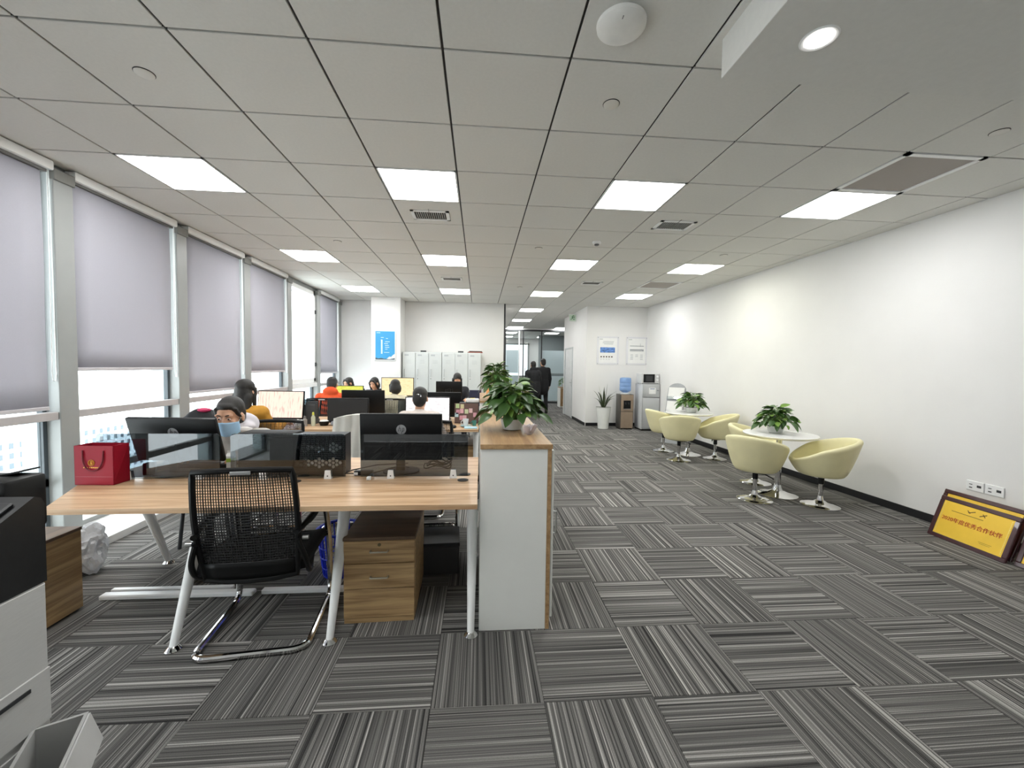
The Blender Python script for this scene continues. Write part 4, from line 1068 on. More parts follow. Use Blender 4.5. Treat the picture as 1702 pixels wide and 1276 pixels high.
# ================================================================== CHAIRS, PRINTER, LOCKERS, SMALL THINGS
def mesh_chair(label, loc, rz):
    """cantilever visitor chair, sitter faces +y"""
    t = thing('mesh_chair', label, 'chair', loc, rz, 'black mesh office chairs')
    # chrome sled
    path = []
    L_ = [(-.235, .20, .60), (-.245, .27, .33), (-.25, .27, .0168), (-.25, -.25, .0168), (.25, -.25, .0168), (.25, .27, .0168), (.245, .27, .33), (.235, .20, .60)]
    G().tube(rounded(L_, .075, 6), .0165, 10).build('sled_frame', m_chrome, t)
    G().tube([(-.245, .235, .40), (.245, .235, .40)], .011, 8).build('cross_bar', m_chrome, t)
    G().tube([(-.2, -.02, .385), (.2, -.02, .385)], .010, 8).build('cross_bar', m_chrome, t)
    # seat pan
    def seat(uu, v):
        x = (uu-.5)*.46; y = -.20+.46*v
        z = .435-.02*(1-4*(uu-.5)**2)-.05*max(0, v-.8)**1.2*3
        return Vector((x, y, z))
    g = G().surf(seat, 12, 12); o = g.build('seat', mat('seat_fabric', '121316', .9, var=.2, scale=150), t, 1.2); md = o.modifiers.new('thick', 'SOLIDIFY'); md.thickness = .045; md.offset = -1
    # back frame: curved in side view
    def bp(x, s_):    # s_ 0 bottom .. 1 top
        y = -.215-.02*math.sin(PI*s_)*1.0-.09*max(0, s_)**1.5+.015*(x/.2)**2; z = .37+.535*s_
        return Vector((x, y, z))
    w = lambda s_: .200+.018*math.sin(PI*s_*.9)-.0*s_
    side = [0, .12, .25, .4, .55, .7, .85, .95, 1.0]
    loop = [bp(-w(s_), s_) for s_ in side]+[bp(-.1, 1.012), bp(0, 1.015), bp(.1, 1.012)]+[bp(w(s_), s_) for s_ in reversed(side)]+[bp(.1, -.02), bp(0, -.025), bp(-.1, -.02)]
    G().tube(loop, .0145, 8, True).build('back_frame', m_blk, t)
    G().surf(lambda uu, v: bp((uu-.5)*2*w(v*.16+.0)*.98, v*.16)+Vector((0, -.008, 0)), 8, 4).build('lumbar_bar', m_blk, t).modifiers.new('thick', 'SOLIDIFY').thickness = .014
    # mesh: vertical and horizontal strands
    g = G(); n = 38
    for i in range(n):
        fx = (i+.5)/n*2-1
        rw = .0022 if i % 3 else .0030
        g.tube([bp(fx*w(s_)*.97, s_) for s_ in (.14, .3, .45, .6, .75, .88, 1.0)], rw, 4)
    for j in range(34):
        s_ = .15+.84*j/33 if j < 20 else .15+.84*j/33
        g.tube([bp(fx*w(s_)*.97, s_) for fx in (-1, -.5, 0, .5, 1)], .0017 if s_ > .62 else .0034, 4)
    mo = g.build('mesh_back', m_blk_mat, t, 0)
    G().box(bp(0, 1.0)+Vector((0, -.016, -.002)), (.085, .004, .016), None, .002).build('badge', mat('badge_silver', 'a9aaab', .3, .6), t)
    # arms
    for s_ in (-1, 1):
        x = s_*.245
        G().tube(rounded([(s_*.215, -.27, .60), (x, -.12, .615), (x, .10, .625), (x-.005*s_, .215, .61), (x-.005*s_, .225, .56)], .05, 4), [.014]*2+[.017]*(len(rounded([(0, 0, 0), (1, 0, 0), (2, 0, 0), (3, 0, 0), (4, 0, 0)], .05, 4))-2), 8).build('armrest', m_blk, t)
        G().tube(rounded([(s_*.215, -.255, .56), (s_*.25, -.235, .45), (s_*.245, -.16, .345), (s_*.21, .02, .372), (s_*.2, .2, .385)], .09, 5), .013, 8).build('arm_bracket', m_blk, t)
        G().cyl((s_*.235, -.238, .56), (s_*.262, -.238, .56), .011, n=12).build('bolt', m_steel, t)
    return t
ch0 = mesh_chair('black mesh back chair on a chrome sled, nearest the camera', (-1.105, 2.235, 0), R(7))
CH = 'black mesh office chairs'
dup(ch0, (-1.69, 3.30, 0), R(180), 'black mesh chair of the masked woman, behind the left monitor')
coat_chair = dup(ch0, (-1.05, 3.36, 0), R(176), 'black mesh chair under the pale coat')
dup(ch0, (-.42, 3.30, 0), R(185), 'black mesh chair across the nearest bench, by the white cabinet')
dup(ch0, (-2.19, 3.93, 0), R(0), 'black mesh chair of the worker in yellow')
dup(ch0, (-.58, 3.98, 0), R(0), 'black mesh chair of the worker with the hair clip')
dup(ch0, (-1.98, 5.60, 0), R(180), 'black mesh chair across the middle bench behind the pink screen')
dup(ch0, (-2.17, 6.18, 0), 0, 'black mesh chair of the person in orange')
dup(ch0, (-1.25, 6.20, 0), 0, 'black mesh chair of the person in the cream top')
dup(ch0, (-2.47, 8.05, 0), R(180), 'black mesh chair of the half hidden worker by the window')
dup(ch0, (-1.92, 7.95, 0), R(180), 'black mesh chair of the worker whose forehead shows')
dup(ch0, (-.42, 7.95, 0), R(180), 'black mesh chair of the dark haired worker near the lockers')

# pale coat over the chair back
t = thing('draped_coat', 'pale translucent coat draped over a chair back', 'coat', (-1.05, 3.36, 0), R(176))
m_coat = mat('pale_coat', 'deddd5', .6, var=.08, scale=8, transl=.15)
def coat(uu, v):
    a = (uu-.5)*2; x = a*.235*(1+.05*math.sin(9*v))
    fold = .020*math.sin(uu*34+3*v)*(.3+abs(v-.5)*1.6)+.008*math.sin(uu*15+5*v)
    if v < .5: s_ = v/.5; y, z = -.205+fold-.01*(1-s_)-.07*s_**1.4, .46+.50*s_
    else: s_ = (v-.5)/.5; y, z = -.37+fold-.03*s_, .955-.40*s_
    if abs(v-.5) < .06: z = .962-.02*a*a
    return Vector((x, y, z-.015*a*a))
o = G().surf(coat, 48, 40).build('coat_body', m_coat, t, 1.3); o.modifiers.new('thick', 'SOLIDIFY').thickness = .006
for s_ in (-1, 1):
    G().tube([(s_*.215, -.36, .92), (s_*.245, -.385, .80), (s_*.235, -.39, .66), (s_*.215, -.385, .55)], [.03, .042, .038, .03], 10, flat=.6).build('sleeve', m_coat, t)
# black backpack with a pink patch
t = thing('backpack', 'black backpack with a pink patch behind the left monitor', 'bag', (-2.11, 3.32, 0), R(10))
g = G().ell((0, 0, .862), (.16, .09, .19)).ell((.0, .04, .84), (.12, .08, .13)).ell((-.12, .0, .92), (.06, .06, .06))
obj('bag_body', remesh(g, .012, 3, 'bag_body'), mat('backpack_nylon', '141418', .6, var=.3, scale=40), t)
G().ell((.02, -.03, 1.035), (.045, .035, .016)).build('pink_patch', mat('pink_patch', 'c0305e', .6), t)
G().tube([(.1, .08, .98), (.14, .12, .80), (.1, .1, .64)], .012, 8).build('strap', m_blk_mat, t)
G().tube([(-.1, .08, .98), (-.14, .12, .80), (-.1, .1, .64)], .012, 8).build('strap', m_blk_mat, t)
# stool that carries the backpack
t = thing('side_stool', 'black stool under the backpack behind the left monitor', 'stool', (-2.11, 3.32, 0))
G().lathe([(0, .62), (.15, .62), (.16, .635), (.15, .66), (0, .665)], 24).build('seat', m_blk, t)
for k in range(4):
    a = PI/4+k*PI/2; G().cyl((.10*math.cos(a), .10*math.sin(a), .625), (.16*math.cos(a), .16*math.sin(a), 0), .013, n=10).build('leg', m_dkgrey, t)

# ---- big multifunction printer, foreground left
t = thing('office_printer', 'large grey and black multifunction printer cut off at lower left', 'printer', (-1.52, .92, 0))
m_pg = mat('printer_grey', 'c2c2c0', .45, var=.03, scale=30, stretch=(1, 1, 8)); m_pb = mat('printer_black', '17181a', .3, var=.2, scale=60)
X1 = .325
G().b2(-.32, X1, -.34, .30, .06, .785, .006).build('body', m_pg, t)
for z in (.21, .38, .55):
    o = G().b2(X1+.0005, X1+.006, -.335, .295, z-.155+.0, z-.005, .002).build('drawer', m_pg, t)
    G().b2(X1+.0065, X1+.010, .14, .24, z-.04, z-.03).build('drawer_grip', m_dkgrey, o, 0)
G().extr([(-.32, -.34, .786), (-.32, .30, .786), (-.32, .30, 1.005), (-.32, .292, 1.022), (-.32, .275, 1.03), (-.32, .0, .885), (-.32, -.34, .885)], (X1+.32, 0, 0)).build('upper_body', m_pb, t, .3)
G().b2(-.31, .22, .305, .42, .90, 1.062, .012, 2).build('document_feeder', m_blk, t)
G().box((.165, .40, 1.068), (.05, .06, .005), (0, R(-12), 0)).build('paper_tray', m_blk, t)
sl = math.atan2(.145, .275)
o = G().box((.17, .14, .9645), (.27, .24, .012), (sl, 0, 0), .004).build('control_panel', m_pb, t)
for k in range(5): G().box((.10+k*.045, .17, .9875), (.022, .008, .002), (sl, 0, 0)).build('button_mark', mat('panel_white', 'd9dcdf', .4), o, 0)
for sx in (-.27, .27):
    for sy in (-.28, .24): G().cyl((sx, sy, 0), (sx, sy, .061), .022, n=12).build('caster', m_blk, t)
# open grey bin beside it
t = thing('paper_bin', 'open grey carton of waste paper at the printer foot', 'bin', (-1.055, 1.02, 0), R(28))
m_bin = mat('bin_grey', 'a8a8a6', .6, var=.04)
bw, bd_, bh = .055, .20, .40
G().b2(-bw, bw, bd_-.008, bd_, .006, bh).b2(-bw, bw, -bd_, -bd_+.008, .006, bh).b2(-bw, -bw+.008, -bd_+.008, bd_-.008, .006, bh).b2(bw-.008, bw, -bd_+.008, bd_-.008, .006, bh).b2(-bw, bw, -bd_, bd_, 0, .006).build('carton', m_bin, t, 0)
G().box((bw+.016, 0, bh-.042), (.005, 2*bd_-.02, .09), (0, R(-16), 0)).build('flap', mat('bin_flap', 'bdbdbb', .6), t, 0)
rg = random.Random(2)
for k in range(6):
    o = G().box((rg.uniform(-.004, .004), rg.uniform(-.09, .09), .20+.025*k), (.085, .16, .003), (rg.uniform(-.2, .2), rg.uniform(-.1, .1), 0)).build('waste_sheet', m_paper if k % 3 else mat('blue_sheet', '5d7f99', .7), t, 0)

# ---- lockers
m_lk = mat('locker_grey', 'd3d7d5', .4, var=.015)
def locker(label, x0, x1):
    t = thing('locker_unit', label, 'locker', ((x0+x1)/2, 9.43, 0), 0, 'pale grey steel lockers')
    w = (x1-x0)/2; G().b2(-w, w, -.205, .21, .0, 1.69).build('body', m_lk, t, 0)
    dw = 2*w/3
    for k in range(3):
        a = -w+k*dw
        d = G().b2(a+.006, a+dw-.006, -.222, -.2055, .05, 1.67, .003).build('door', m_lk, t)
        hx = a+.05
        G().tube(rounded([(hx, -.222, 1.15), (hx, -.245, 1.16), (hx, -.245, 1.30), (hx, -.222, 1.31)], .012, 3), .007, 8).build('handle', m_steel, d)
        G().cyl((hx, -.226, 1.10), (hx, -.222, 1.10), .009, n=12).build('lock', m_dkgrey, d)
        G().b2(a+.05, a+.14, -.2235, -.222, 1.60, 1.635).build('label_holder', mat('locker_label', 'b5babb', .5), d, 0)
        for q in range(3): G().b2(a+.09, a+.20, -.2232, -.222, 1.50-.03*q, 1.508-.03*q).build('vent_slot', mat('slot_grey', 'c2c7c6', .6), d, 0)
    return t
locker('pale grey three door locker unit beside the column', -1.69, -.832)
locker('pale grey three door locker unit nearer the corridor', -.826, .035)
t = thing('stacked_book', 'red and dark books lying on top of the lockers', 'book', (-.10, 9.36, 1.6905), R(8))
G().b2(-.16, .16, -.10, .10, 0, .022, .002).build('cover', mat('book_red', '8c4436', .6), t)
G().b2(-.13, .15, -.09, .09, .0225, .04, .002).build('upper_book', m_dkgrey, t)
for x, lab in ((-1.25, 'small dark tin on the locker beside the column'), (-.42, 'small dark tin on the locker nearer the corridor')):
    t = thing('small_tin', lab, 'tin', (x, 9.36, 1.6905)); G().b2(-.06, .06, -.04, .04, 0, .026, .004).build('tin', m_dkgrey, t); G().b2(-.062, .062, -.042, .042, .0265, .034, .003).build('lid', m_blk, t)

# ---- floor things
t = thing('waste_basket', 'blue plastic mesh waste basket behind the mesh chair', 'basket', (-.92, 2.80, 0))
m_bl = mat('blue_plastic', '1f38c9', .4)
g = G().tube(arc((0, 0, .30), .145, 0, 2*PI, 28)[:-1], .009, 8, True)
g.build('rim', m_bl, t)
g = G()
for k in range(26):
    a = 2*PI*k/26; g.cyl((.105*math.cos(a), .105*math.sin(a), .01), (.142*math.cos(a), .142*math.sin(a), .295), .0042, n=6)
for z, r_ in ((.06, .112), (.13, .121), (.20, .13)): g.tube(arc((0, 0, z), r_, 0, 2*PI, 26)[:-1], .004, 6, True)
g.build('lattice_wall', m_bl, t, 0)
G().lathe([(0, 0), (.107, 0), (.107, .012), (0, .012)], 26).build('base', m_bl, t)
def crumple(label, loc, s_, m, seed, name='plastic_bag', cat='bag'):
    bm = bmesh.new(); bmesh.ops.create_icosphere(bm, subdivisions=4, radius=1)
    for v in bm.verts:
        n1 = noise.noise(v.co*1.6+Vector((seed, 0, 0))); n2 = abs(noise.noise(v.co*4.5+Vector((0, seed, 0))))
        k = 1+.35*n1-.30*n2; v.co = Vector((v.co.x*k*s_[0], v.co.y*k*s_[1], max(-.82, v.co.z)*k*s_[2]))
    zm = min(v.co.z for v in bm.verts)
    for v in bm.verts: v.co.z -= zm
    me = bpy.data.meshes.new(name); bm.to_mesh(me); bm.free()
    o = obj(name, me, m); o.location = loc; return tag(o, label, cat)
m_bagw = mat('bag_white', 'd9dadd', .4, var=.08, scale=9, transl=.2)
crumple('crumpled white plastic bag under the left end of the near bench', (-2.57, 2.86, 0), (.12, .12, .17), m_bagw, 3)
crumple('smaller grey crumpled bag by the window ledge', (-2.66, 2.60, 0), (.09, .09, .19), m_bagw, 8)
crumple('pink shopping bag on the carpet under the near bench', (-.69, 3.0, 0), (.10, .08, .22), mat('pink_bag', 'e07f9c', .5, var=.25, scale=18), 5)
crumple('black and white patterned cloth bag beside the blue basket', (-.775, 2.66, 0), (.05, .10, .18), mat('pattern_bag', '55565a', .6, var=.9, scale=70, contrast=(.45, .55)), 6)
t = thing('storage_carton', 'dark grey box on the carpet beyond the wooden pedestal', 'box', (-.26, 2.86, 0), R(3))
G().b2(-.13, .13, -.14, .14, 0, .19, .004).build('box', mat('carton_dark', '3c3c3d', .6), t); G().b2(-.135, .135, -.145, .145, .1905, .215, .004).build('lid', m_dkgrey, t)

# ---- things on the middle bench
def bottle(label, loc, col, capcol, h, r_):
    t = thing('bottle', label, 'bottle', loc, 0, 'small bottles on the middle bench')
    G().lathe([(0, 0), (r_, 0), (r_, h*.62), (r_*.45, h*.78), (r_*.4, h*.82), (0, h*.82)], 18).build('body', mat(label[:12]+'_body', col, .25, transl=.3), t)
    G().lathe([(0, h*.8), (r_*.55, h*.8), (r_*.4, h), (0, h)], 14).build('cap', mat(label[:12]+'_cap', capcol, .4), t)
bottle('milky bottle with a tall yellow cap beside the pink screen', (-1.80, 4.62, ZT), 'd8dcc6', 'd9db55', .15, .022)
bottle('clear grey bottle left of the yellow capped bottle', (-1.88, 4.60, ZT), 'a7a3a0', '6f6b68', .11, .024)
t = thing('desk_organizer', 'dark grey desk organizer beside the pink screen', 'organizer', (-1.89, 4.80, ZT))
for k in range(3): G().b2(-.06, .06, -.05+.035*k, -.022+.035*k, 0, .22+.015*k, .004).build('divider', mat('organizer_grey', '3a3c3e', .55), t)
G().b2(-.065, .065, -.055, .075, 0, .05, .004).build('tray', m_dkgrey, t)
t = thing('black_bowl', 'black bowl heaped with white tissue on the middle bench', 'bowl', (-1.70, 4.66, ZT))
G().lathe([(0, 0), (.04, 0), (.06, .045), (.062, .05), (.056, .048), (.037, .008), (0, .008)], 24).build('bowl', m_blk, t)
G().ell((0, 0, .045), (.048, .048, .018)).build('tissue', m_paper, t)
crumple('crumpled white tissue on the edge of the middle bench', (-1.86, 4.42, ZT), (.045, .04, .05), m_paper, 12, 'tissue', 'tissue')
crumple('grey crumpled cloth beside the black bowl', (-1.56, 4.62, ZT), (.055, .05, .03), mat('cloth_grey', '8c8e94', .8), 14, 'cleaning_cloth', 'cloth')
t = thing('paper_sheets', 'printed sheets fanned out before the pink screen', 'paper', (-2.03, 4.50, ZT), R(25))
for k in range(3): G().box((.01*k, .0, .004+.003*k), (.21, .29, .0015), (R(2*k), R(-3+2*k), R(9*k))).build('sheet', mat('printed_sheet', 'dcd7e0', .8, var=.12, scale=60), t, 0)
t = thing('pen_lighter', 'dark pens lying near the bottle on the middle bench', 'pens', (-1.92, 4.47, ZT), R(30))
for k in range(2): G().cyl((-.06, .015*k, .006), (.07, .02*k, .006), .005, n=8).build('pen', m_blk, t)
# sticky note board and cups at the aisle end
t = thing('note_board', 'brown upright board covered in pink and green notes', 'board', (-.145, 4.86, ZT))
G().b2(-.14, .14, 0, .012, 0, .235, .002).b2(-.14, .14, 0, .016, 0, .008).build('board', mat('board_brown', '6d5650', .7), t)
rg = random.Random(5)
cols = ['d99fb0', 'e3b4bf', 'cdd6b0', 'e2c2c4', 'b9d3dd', 'd9a0ae', 'e0b3bd', 'c9dca6', 'd9d2a8', 'dba9b5']
pos = [(-.10, .135), (-.055, .145), (.0, .14), (.05, .15), (-.115, .10), (-.06, .065), (-.02, .068), (-.105, .205), (-.05, .20), (.10, .10)]
for (x, z), c in zip(pos, cols): G().b2(x-.021, x+.021, -.003, -.0005, z-.026, z+.026).build('sticky_note', mat('note_'+c, c, .8), t, 0)
t = thing('tissue_box', 'white soft tissue pack on top of the note board shelf', 'tissue pack', (-.075, 4.92, .9605))
G().b2(-.08, .08, -.04, .04, 0, .05, .016, 3).build('pack', m_paper, t); G().b2(-.03, .03, -.01, .01, .05, .056).build('opening', mat('pack_yellow', 'd9cf63', .6), t, 0)
t = thing('shelf_riser', 'dark desk riser behind the note board', 'riser', (-.10, 4.935, ZT))
G().b2(-.13, .10, -.055, .07, .225, .24).b2(-.13, -.12, -.055, .07, 0, .225).b2(.09, .10, -.055, .07, 0, .225).build('frame', m_dkgrey, t, 0)
def cup(label, loc, col, h, r_, saucer=None):
    t = thing('cup', label, 'cup', loc, R(200), 'cups at the aisle end of the middle bench')
    z0 = .012 if saucer else 0
    G().lathe([(0, z0), (r_*.75, z0), (r_, z0+h), (r_*.92, z0+h), (r_*.68, z0+.006), (0, z0+.006)], 22).build('cup_body', mat(label[:10]+'_glaze', col, .25), t)
    G().tube([Vector((r_*.9, 0, z0+h*.5))+v for v in arc((0, 0, 0), h*.3, -PI/2, PI/2, 8, 'xz')], .004, 6).build('handle', mat(label[:10]+'_glaze', col, .25), t)
    if saucer: G().lathe([(0, 0), (r_*1.0, 0), (r_*1.9, .012), (r_*1.85, .016), (r_*.9, .006), (0, .006)], 24).build('saucer', mat('saucer_teal', saucer, .3), t)
cup('white cup on a teal saucer near the aisle', (-.145, 4.58, ZT), 'dfe3e4', .075, .034, 'a3c3c3')
cup('small green cup beside the white cabinet', (-.05, 4.66, ZT), '4f8f84', .06, .026)
t = thing('blue_notepad', 'pale blue notepad on the desk edge by the cups', 'notepad', (-.085, 4.47, ZT)); G().b2(-.07, .07, -.045, .045, 0, .012, .002).build('pad', mat('pad_blue', 'a9d3e6', .5), t); G().b2(-.06, .06, .025, .04, .0122, .0135).build('binding', m_paper, t, 0)
t = thing('computer_mouse', 'black computer mouse near the blue notepad', 'mouse', (-.27, 4.50, ZT)); G().ell((0, 0, .012), (.028, .05, .02)).build('shell', m_blk, t); G().b2(-.003, .003, .012, .03, .028, .034).build('wheel', m_dkgrey, t)
# far bench clutter
t = thing('ring_binders', 'navy ring binder upright at the aisle end of the far bench', 'binder', (-.06, 6.95, ZT))
G().b2(-.10, .09, -.02, .02, 0, .27, .003).build('cover', mat('binder_navy', '20263f', .5), t); G().b2(.088, .098, -.022, .022, 0, .285, .002).build('spine', mat('binder_maroon', '5d2431', .5), t)
t = thing('orange_folder', 'orange folder standing beside the navy binder', 'folder', (.13, 5.7, .995), R(8)); G().b2(-.012, .012, -.11, .11, 0, .10, .002).build('cover', mat('folder_orange', 'e39a55', .6), t); G().b2(-.008, .008, -.10, .112, .004, .095).build('pages', m_paper, t, 0)
t = thing('white_jars', 'small white and grey jars beside the far monitor', 'jar', (-.93, 7.2, ZT))
for k, (x, h) in enumerate(((-.05, .18), (.0, .15), (.05, .20))): G().lathe([(0, 0), (.022, 0), (.022, h*.8), (.016, h*.85), (.018, h), (0, h)], 14, (x, .01*k, 0)).build('jar', m_pot if k != 1 else m_dkgrey, t)
t = thing('clear_tumbler', 'clear glass tumbler on the middle bench by the monitors', 'glass', (-.83, 4.62, ZT)); G().lathe([(0, 0), (.03, 0), (.036, .13), (.032, .13), (.027, .008), (0, .008)], 20).build('tumbler', glass('tumbler_glass', (.8, .84, .86)), t); G().lathe([(0, .01), (.026, .01), (.028, .06), (0, .06)], 18).build('water', glass('water', (.75, .85, .88)), t)
crumple('pale blue wrapped snack beside the tumbler', (-.97, 4.60, ZT), (.05, .035, .04), mat('snack_blue', 'c3d9dd', .4), 17, 'snack_pack', 'snack')
# corridor end cabinet with plant
cabinet('low cabinet with wooden front at the end of the corridor', 2.80, 3.30, 14.0, 14.5, .70)
G().b2(-.24, .23, -.262, -.2505, .05, .66).build('front_panel', m_trim, bpy.data.objects['partition_cabinet.002'], 0)
pothos('small plant on the low cabinet at the end of the corridor', (3.0, 14.2, .70), 26, .20, .22, .14, (.11, .10), 33)
# ================================================================== PEOPLE
def hand(g, wrist, fwd, side, up, s_=1.0):
    """palm and five bent fingers, rooted at the wrist"""
    w = Vector(wrist); fwd, side, up = Vector(fwd).normalized(), Vector(side).normalized(), Vector(up).normalized()
    for k in range(4):
        o = (k-1.5)*.020
        kn = w+fwd*.085+side*o*1.0
        g.cap(w+fwd*.015+side*o*.6, kn, .0155, .0125, 8)
        L = (.036, .042, .039, .030)[k]
        p1 = kn+fwd*L+side*o*.18-up*.006; p2 = p1+fwd*L*.7-up*.016; p3 = p2+fwd*L*.45-up*.02
        g.cap(kn, p1, .0100, .0092, 8); g.cap(p1, p2, .0092, .0085, 8); g.cap(p2, p3, .0085, .007, 8)
    b = w+fwd*.03-side*.026; t1 = b+fwd*.028-side*.026-up*.008; t2 = t1+fwd*.03-side*.008-up*.008
    g.cap(b, t1, .0125, .0105, 8); g.cap(t1, t2, .0105, .008, 8)
def person(label, loc, rz, pose='seat', sc=.93, lean=8, hyaw=0, hpitch=0, top='c9c9c9', legs='22252c', hair='short', reach=.40, voxel=.0105, hood=None, collar=None, sleeve=0.0, hoodcol=None, group='people in the office', headoff=(0, 0), pz=None, bulk=1.0):
    t = thing('person', label, 'person', loc, rz, group)
    ln = R(lean); up = Vector((0, math.sin(ln), math.cos(ln))); fw = Vector((0, math.cos(ln), -math.sin(ln)))
    seat = pose == 'seat'
    Pz = pz or (.53 if seat else .93)
    P = Vector((0, 0, Pz)); Wst = P+up*.15; C = P+up*.34; Nk = P+up*.52
    H = P+up*.665+fw*.03+Vector((headoff[0], headoff[1], 0))
    hr = Euler((R(-hpitch)-ln*.5, 0, R(hyaw))).to_matrix()
    sh = [P+up*(.455 if bulk < 1.1 else .44)+Vector((s_*.165, 0, 0)) for s_ in (-1, 1)]
    if seat:
        el = [Vector((s_*.235, .10+math.sin(ln)*.25, .79)) for s_ in (-1, 1)]
        wr = [Vector((s_*.15, reach, .825)) for s_ in (-1, 1)]
        hip = [Vector((s_*.09, .02, Pz-.01)) for s_ in (-1, 1)]; kn = [Vector((s_*.12, .42, .51)) for s_ in (-1, 1)]
        an = [Vector((s_*.12, .40, .09)) for s_ in (-1, 1)]
        hf = (Vector((0, 1, -.03)),)*2
    else:
        el = [sh[0]+Vector((-.06, -.08, -.27)), sh[1]+Vector((.06, .05, -.27))]
        wr = [el[0]+Vector((-.01, .04, -.25)), el[1]+Vector((.0, .12, -.22))]
        hip = [Vector((s_*.09, 0, .92)) for s_ in (-1, 1)]; kn = [Vector((-.10, .12, .50)), Vector((.10, -.02, .50))]
        an = [Vector((-.10, .14, .09)), Vector((.10, -.24, .14))]
        hf = (Vector((0, .2, -1)), Vector((0, .35, -1)))
    def fine(o): o.scale = (sc,)*3; return o
    # ---- body: one continuous surface
    g = G()
    g.ell(P, (.155, .11, .12)).cap(P, C, .125, .135).ell(C+up*.05, (.165, .11, .14)).cap(sh[0], sh[1], .062)
    g.cap(Nk-up*.05, H-hr @ Vector((0, .02, .07)), .056, .050)
    def hd(c, rad, rot=None): g.ell(H+hr @ Vector(c), rad, hr.to_4x4() if rot is None else rot)
    hd((0, -.015, .035), (.074, .093, .083)); hd((0, .022, -.035), (.059, .068, .085)); hd((0, .062, -.098), (.026, .022, .020))
    for s_ in (-1, 1):
        hd((s_*.034, .058, -.022), (.027, .024, .026)); hd((s_*.078, -.008, -.012), (.009, .020, .031)); hd((s_*.03, .074, .034), (.028, .014, .012))
        hd((s_*.012, .096, -.036), (.009, .008, .007))
    g.cap(H+hr @ Vector((0, .082, .012)), H+hr @ Vector((0, .100, -.030)), .008, .011, 8)
    hd((0, .083, -.062), (.022, .010, .007)); hd((0, .081, -.075), (.019, .010, .007))
    for k in (0, 1):
        g.cap(sh[k], el[k], .048, .040).cap(el[k], wr[k], .040, .027)
        sd = Vector((-1 if k else 1, 0, 0)) if seat else Vector((0, -1, 0))
        upv = Vector((0, 0, 1)) if seat else Vector((-1 if k == 0 else 1, 0, 0))
        hand(g, wr[k], hf[k], -sd if seat else -sd, upv)
        g.cap(hip[k], kn[k], .082, .056).cap(kn[k], an[k], .054, .038)
        g.cap(an[k]+Vector((0, -.02, -.045)), an[k]+Vector((0, .15, -.055)), .036, .028)
    fine(obj('body', remesh(g, voxel, 2), m_skin, t))
    # ---- clothes
    mt = mat('cloth_'+top, top, .85, var=.10, scale=14, bump=.12, bscale=40)
    B_ = bulk
    g = G().ell(P+Vector((0, 0, .02)), (.172*B_, .128*B_, .13)).cap(P+up*.05, C, .142*B_, .152*B_).ell(C+up*.05, (.185*B_, .128*B_, .15)).cap(sh[0], sh[1], .078*min(B_, 1.06)).cap(Nk-up*.07, Nk-up*.02, .082, .070)
    for k in (0, 1):
        w_ = el[k].lerp(wr[k], .92)
        g.cap(sh[k], el[k], .066*min(B_, 1.12), .058*B_).cap(el[k], w_, .057*B_, .044*B_)
        m_ = sh[k].lerp(el[k], .55); g.ell(m_+Vector((0, -.01, 0)), (.062, .064, .05))
    if hood:
        hg = G() if hoodcol else g
        hg.ell(Nk-fw*.080+up*.01, (.118, .062, .085)).ell(Nk-fw*.03+up*.025, (.112, .098, .045))
        if hoodcol: fine(obj('hood', remesh(hg, .011, 3, 'hood'), mat('hood_'+hoodcol, hoodcol, .9, var=.06), t))
    if not seat: g.cap(P+Vector((0, 0, .05)), P-Vector((0, 0, .14)), .168*B_, .172*B_)
    fine(obj('jacket', remesh(g, .012, 3, 'jacket'), mt, t))
    if collar:
        cg = G()
        pts = [Nk+up*(.015+.014*math.cos(2*PI*i/18))+Vector((.084*math.sin(2*PI*i/18), .078*math.cos(2*PI*i/18)+.012, 0)) for i in range(18)]
        fine(cg.tube(pts, .022, 8, True).build('collar', mat('collar_'+collar, collar, .9, var=.05), t))
    mp_ = mat('trousers_'+legs, legs, .85, var=.12, scale=20)
    g = G().ell(P-Vector((0, 0, .0)), (.165, .122, .11))
    for k in (0, 1): g.cap(hip[k], kn[k], .093, .068).cap(kn[k], an[k]+Vector((0, 0, .03)), .066, .052)
    fine(obj('trousers', remesh(g, .014, 2, 'trousers'), mp_, t))
    for k in (0, 1):
        g = G().cap(an[k]+Vector((0, -.025, -.048)), an[k]+Vector((0, .155, -.054)), .041, .035).cap(an[k]+Vector((0, -.01, -.03)), an[k]+Vector((0, -.01, .01)), .045, .045)
        fine(obj('shoe', remesh(g, .012, 2, 'shoe'), m_blk_mat, t))
    # ---- hair
    g = G()
    def hh(c, rad): g.ell(H+hr @ Vector(c), rad, hr.to_4x4())
    def hc(a, b, r0, r1): g.cap(H+hr @ Vector(a), H+hr @ Vector(b), r0, r1)
    hh((0, -.030, .050), (.083, .098, .082)); hh((0, -.055, .0), (.080, .070, .085))
    if hair == 'long':
        hh((0, -.05, -.04), (.092, .07, .10)); hc((-.06, -.06, -.05), (-.065, -.09, -.24), .045, .035); hc((.06, -.06, -.05), (.065, -.09, -.24), .045, .035); hc((0, -.075, -.04), (0, -.105, -.27), .055, .04)
        for s_ in (-1, 1): hc((s_*.075, .01, .03), (s_*.085, .0, -.14), .02, .018)
    elif hair == 'bob':
        hh((0, -.045, -.03), (.096, .080, .105)); hh((0, -.05, -.085), (.068, .055, .045))
        for s_ in (-1, 1): hc((s_*.072, .02, .04), (s_*.08, .0, -.07), .024, .018)
    elif hair == 'tied':
        hh((0, -.05, -.03), (.078, .065, .07)); hc((0, -.12, -.01), (0, -.13, -.12), .03, .02); hh((0, .028, .085), (.055, .045, .026))
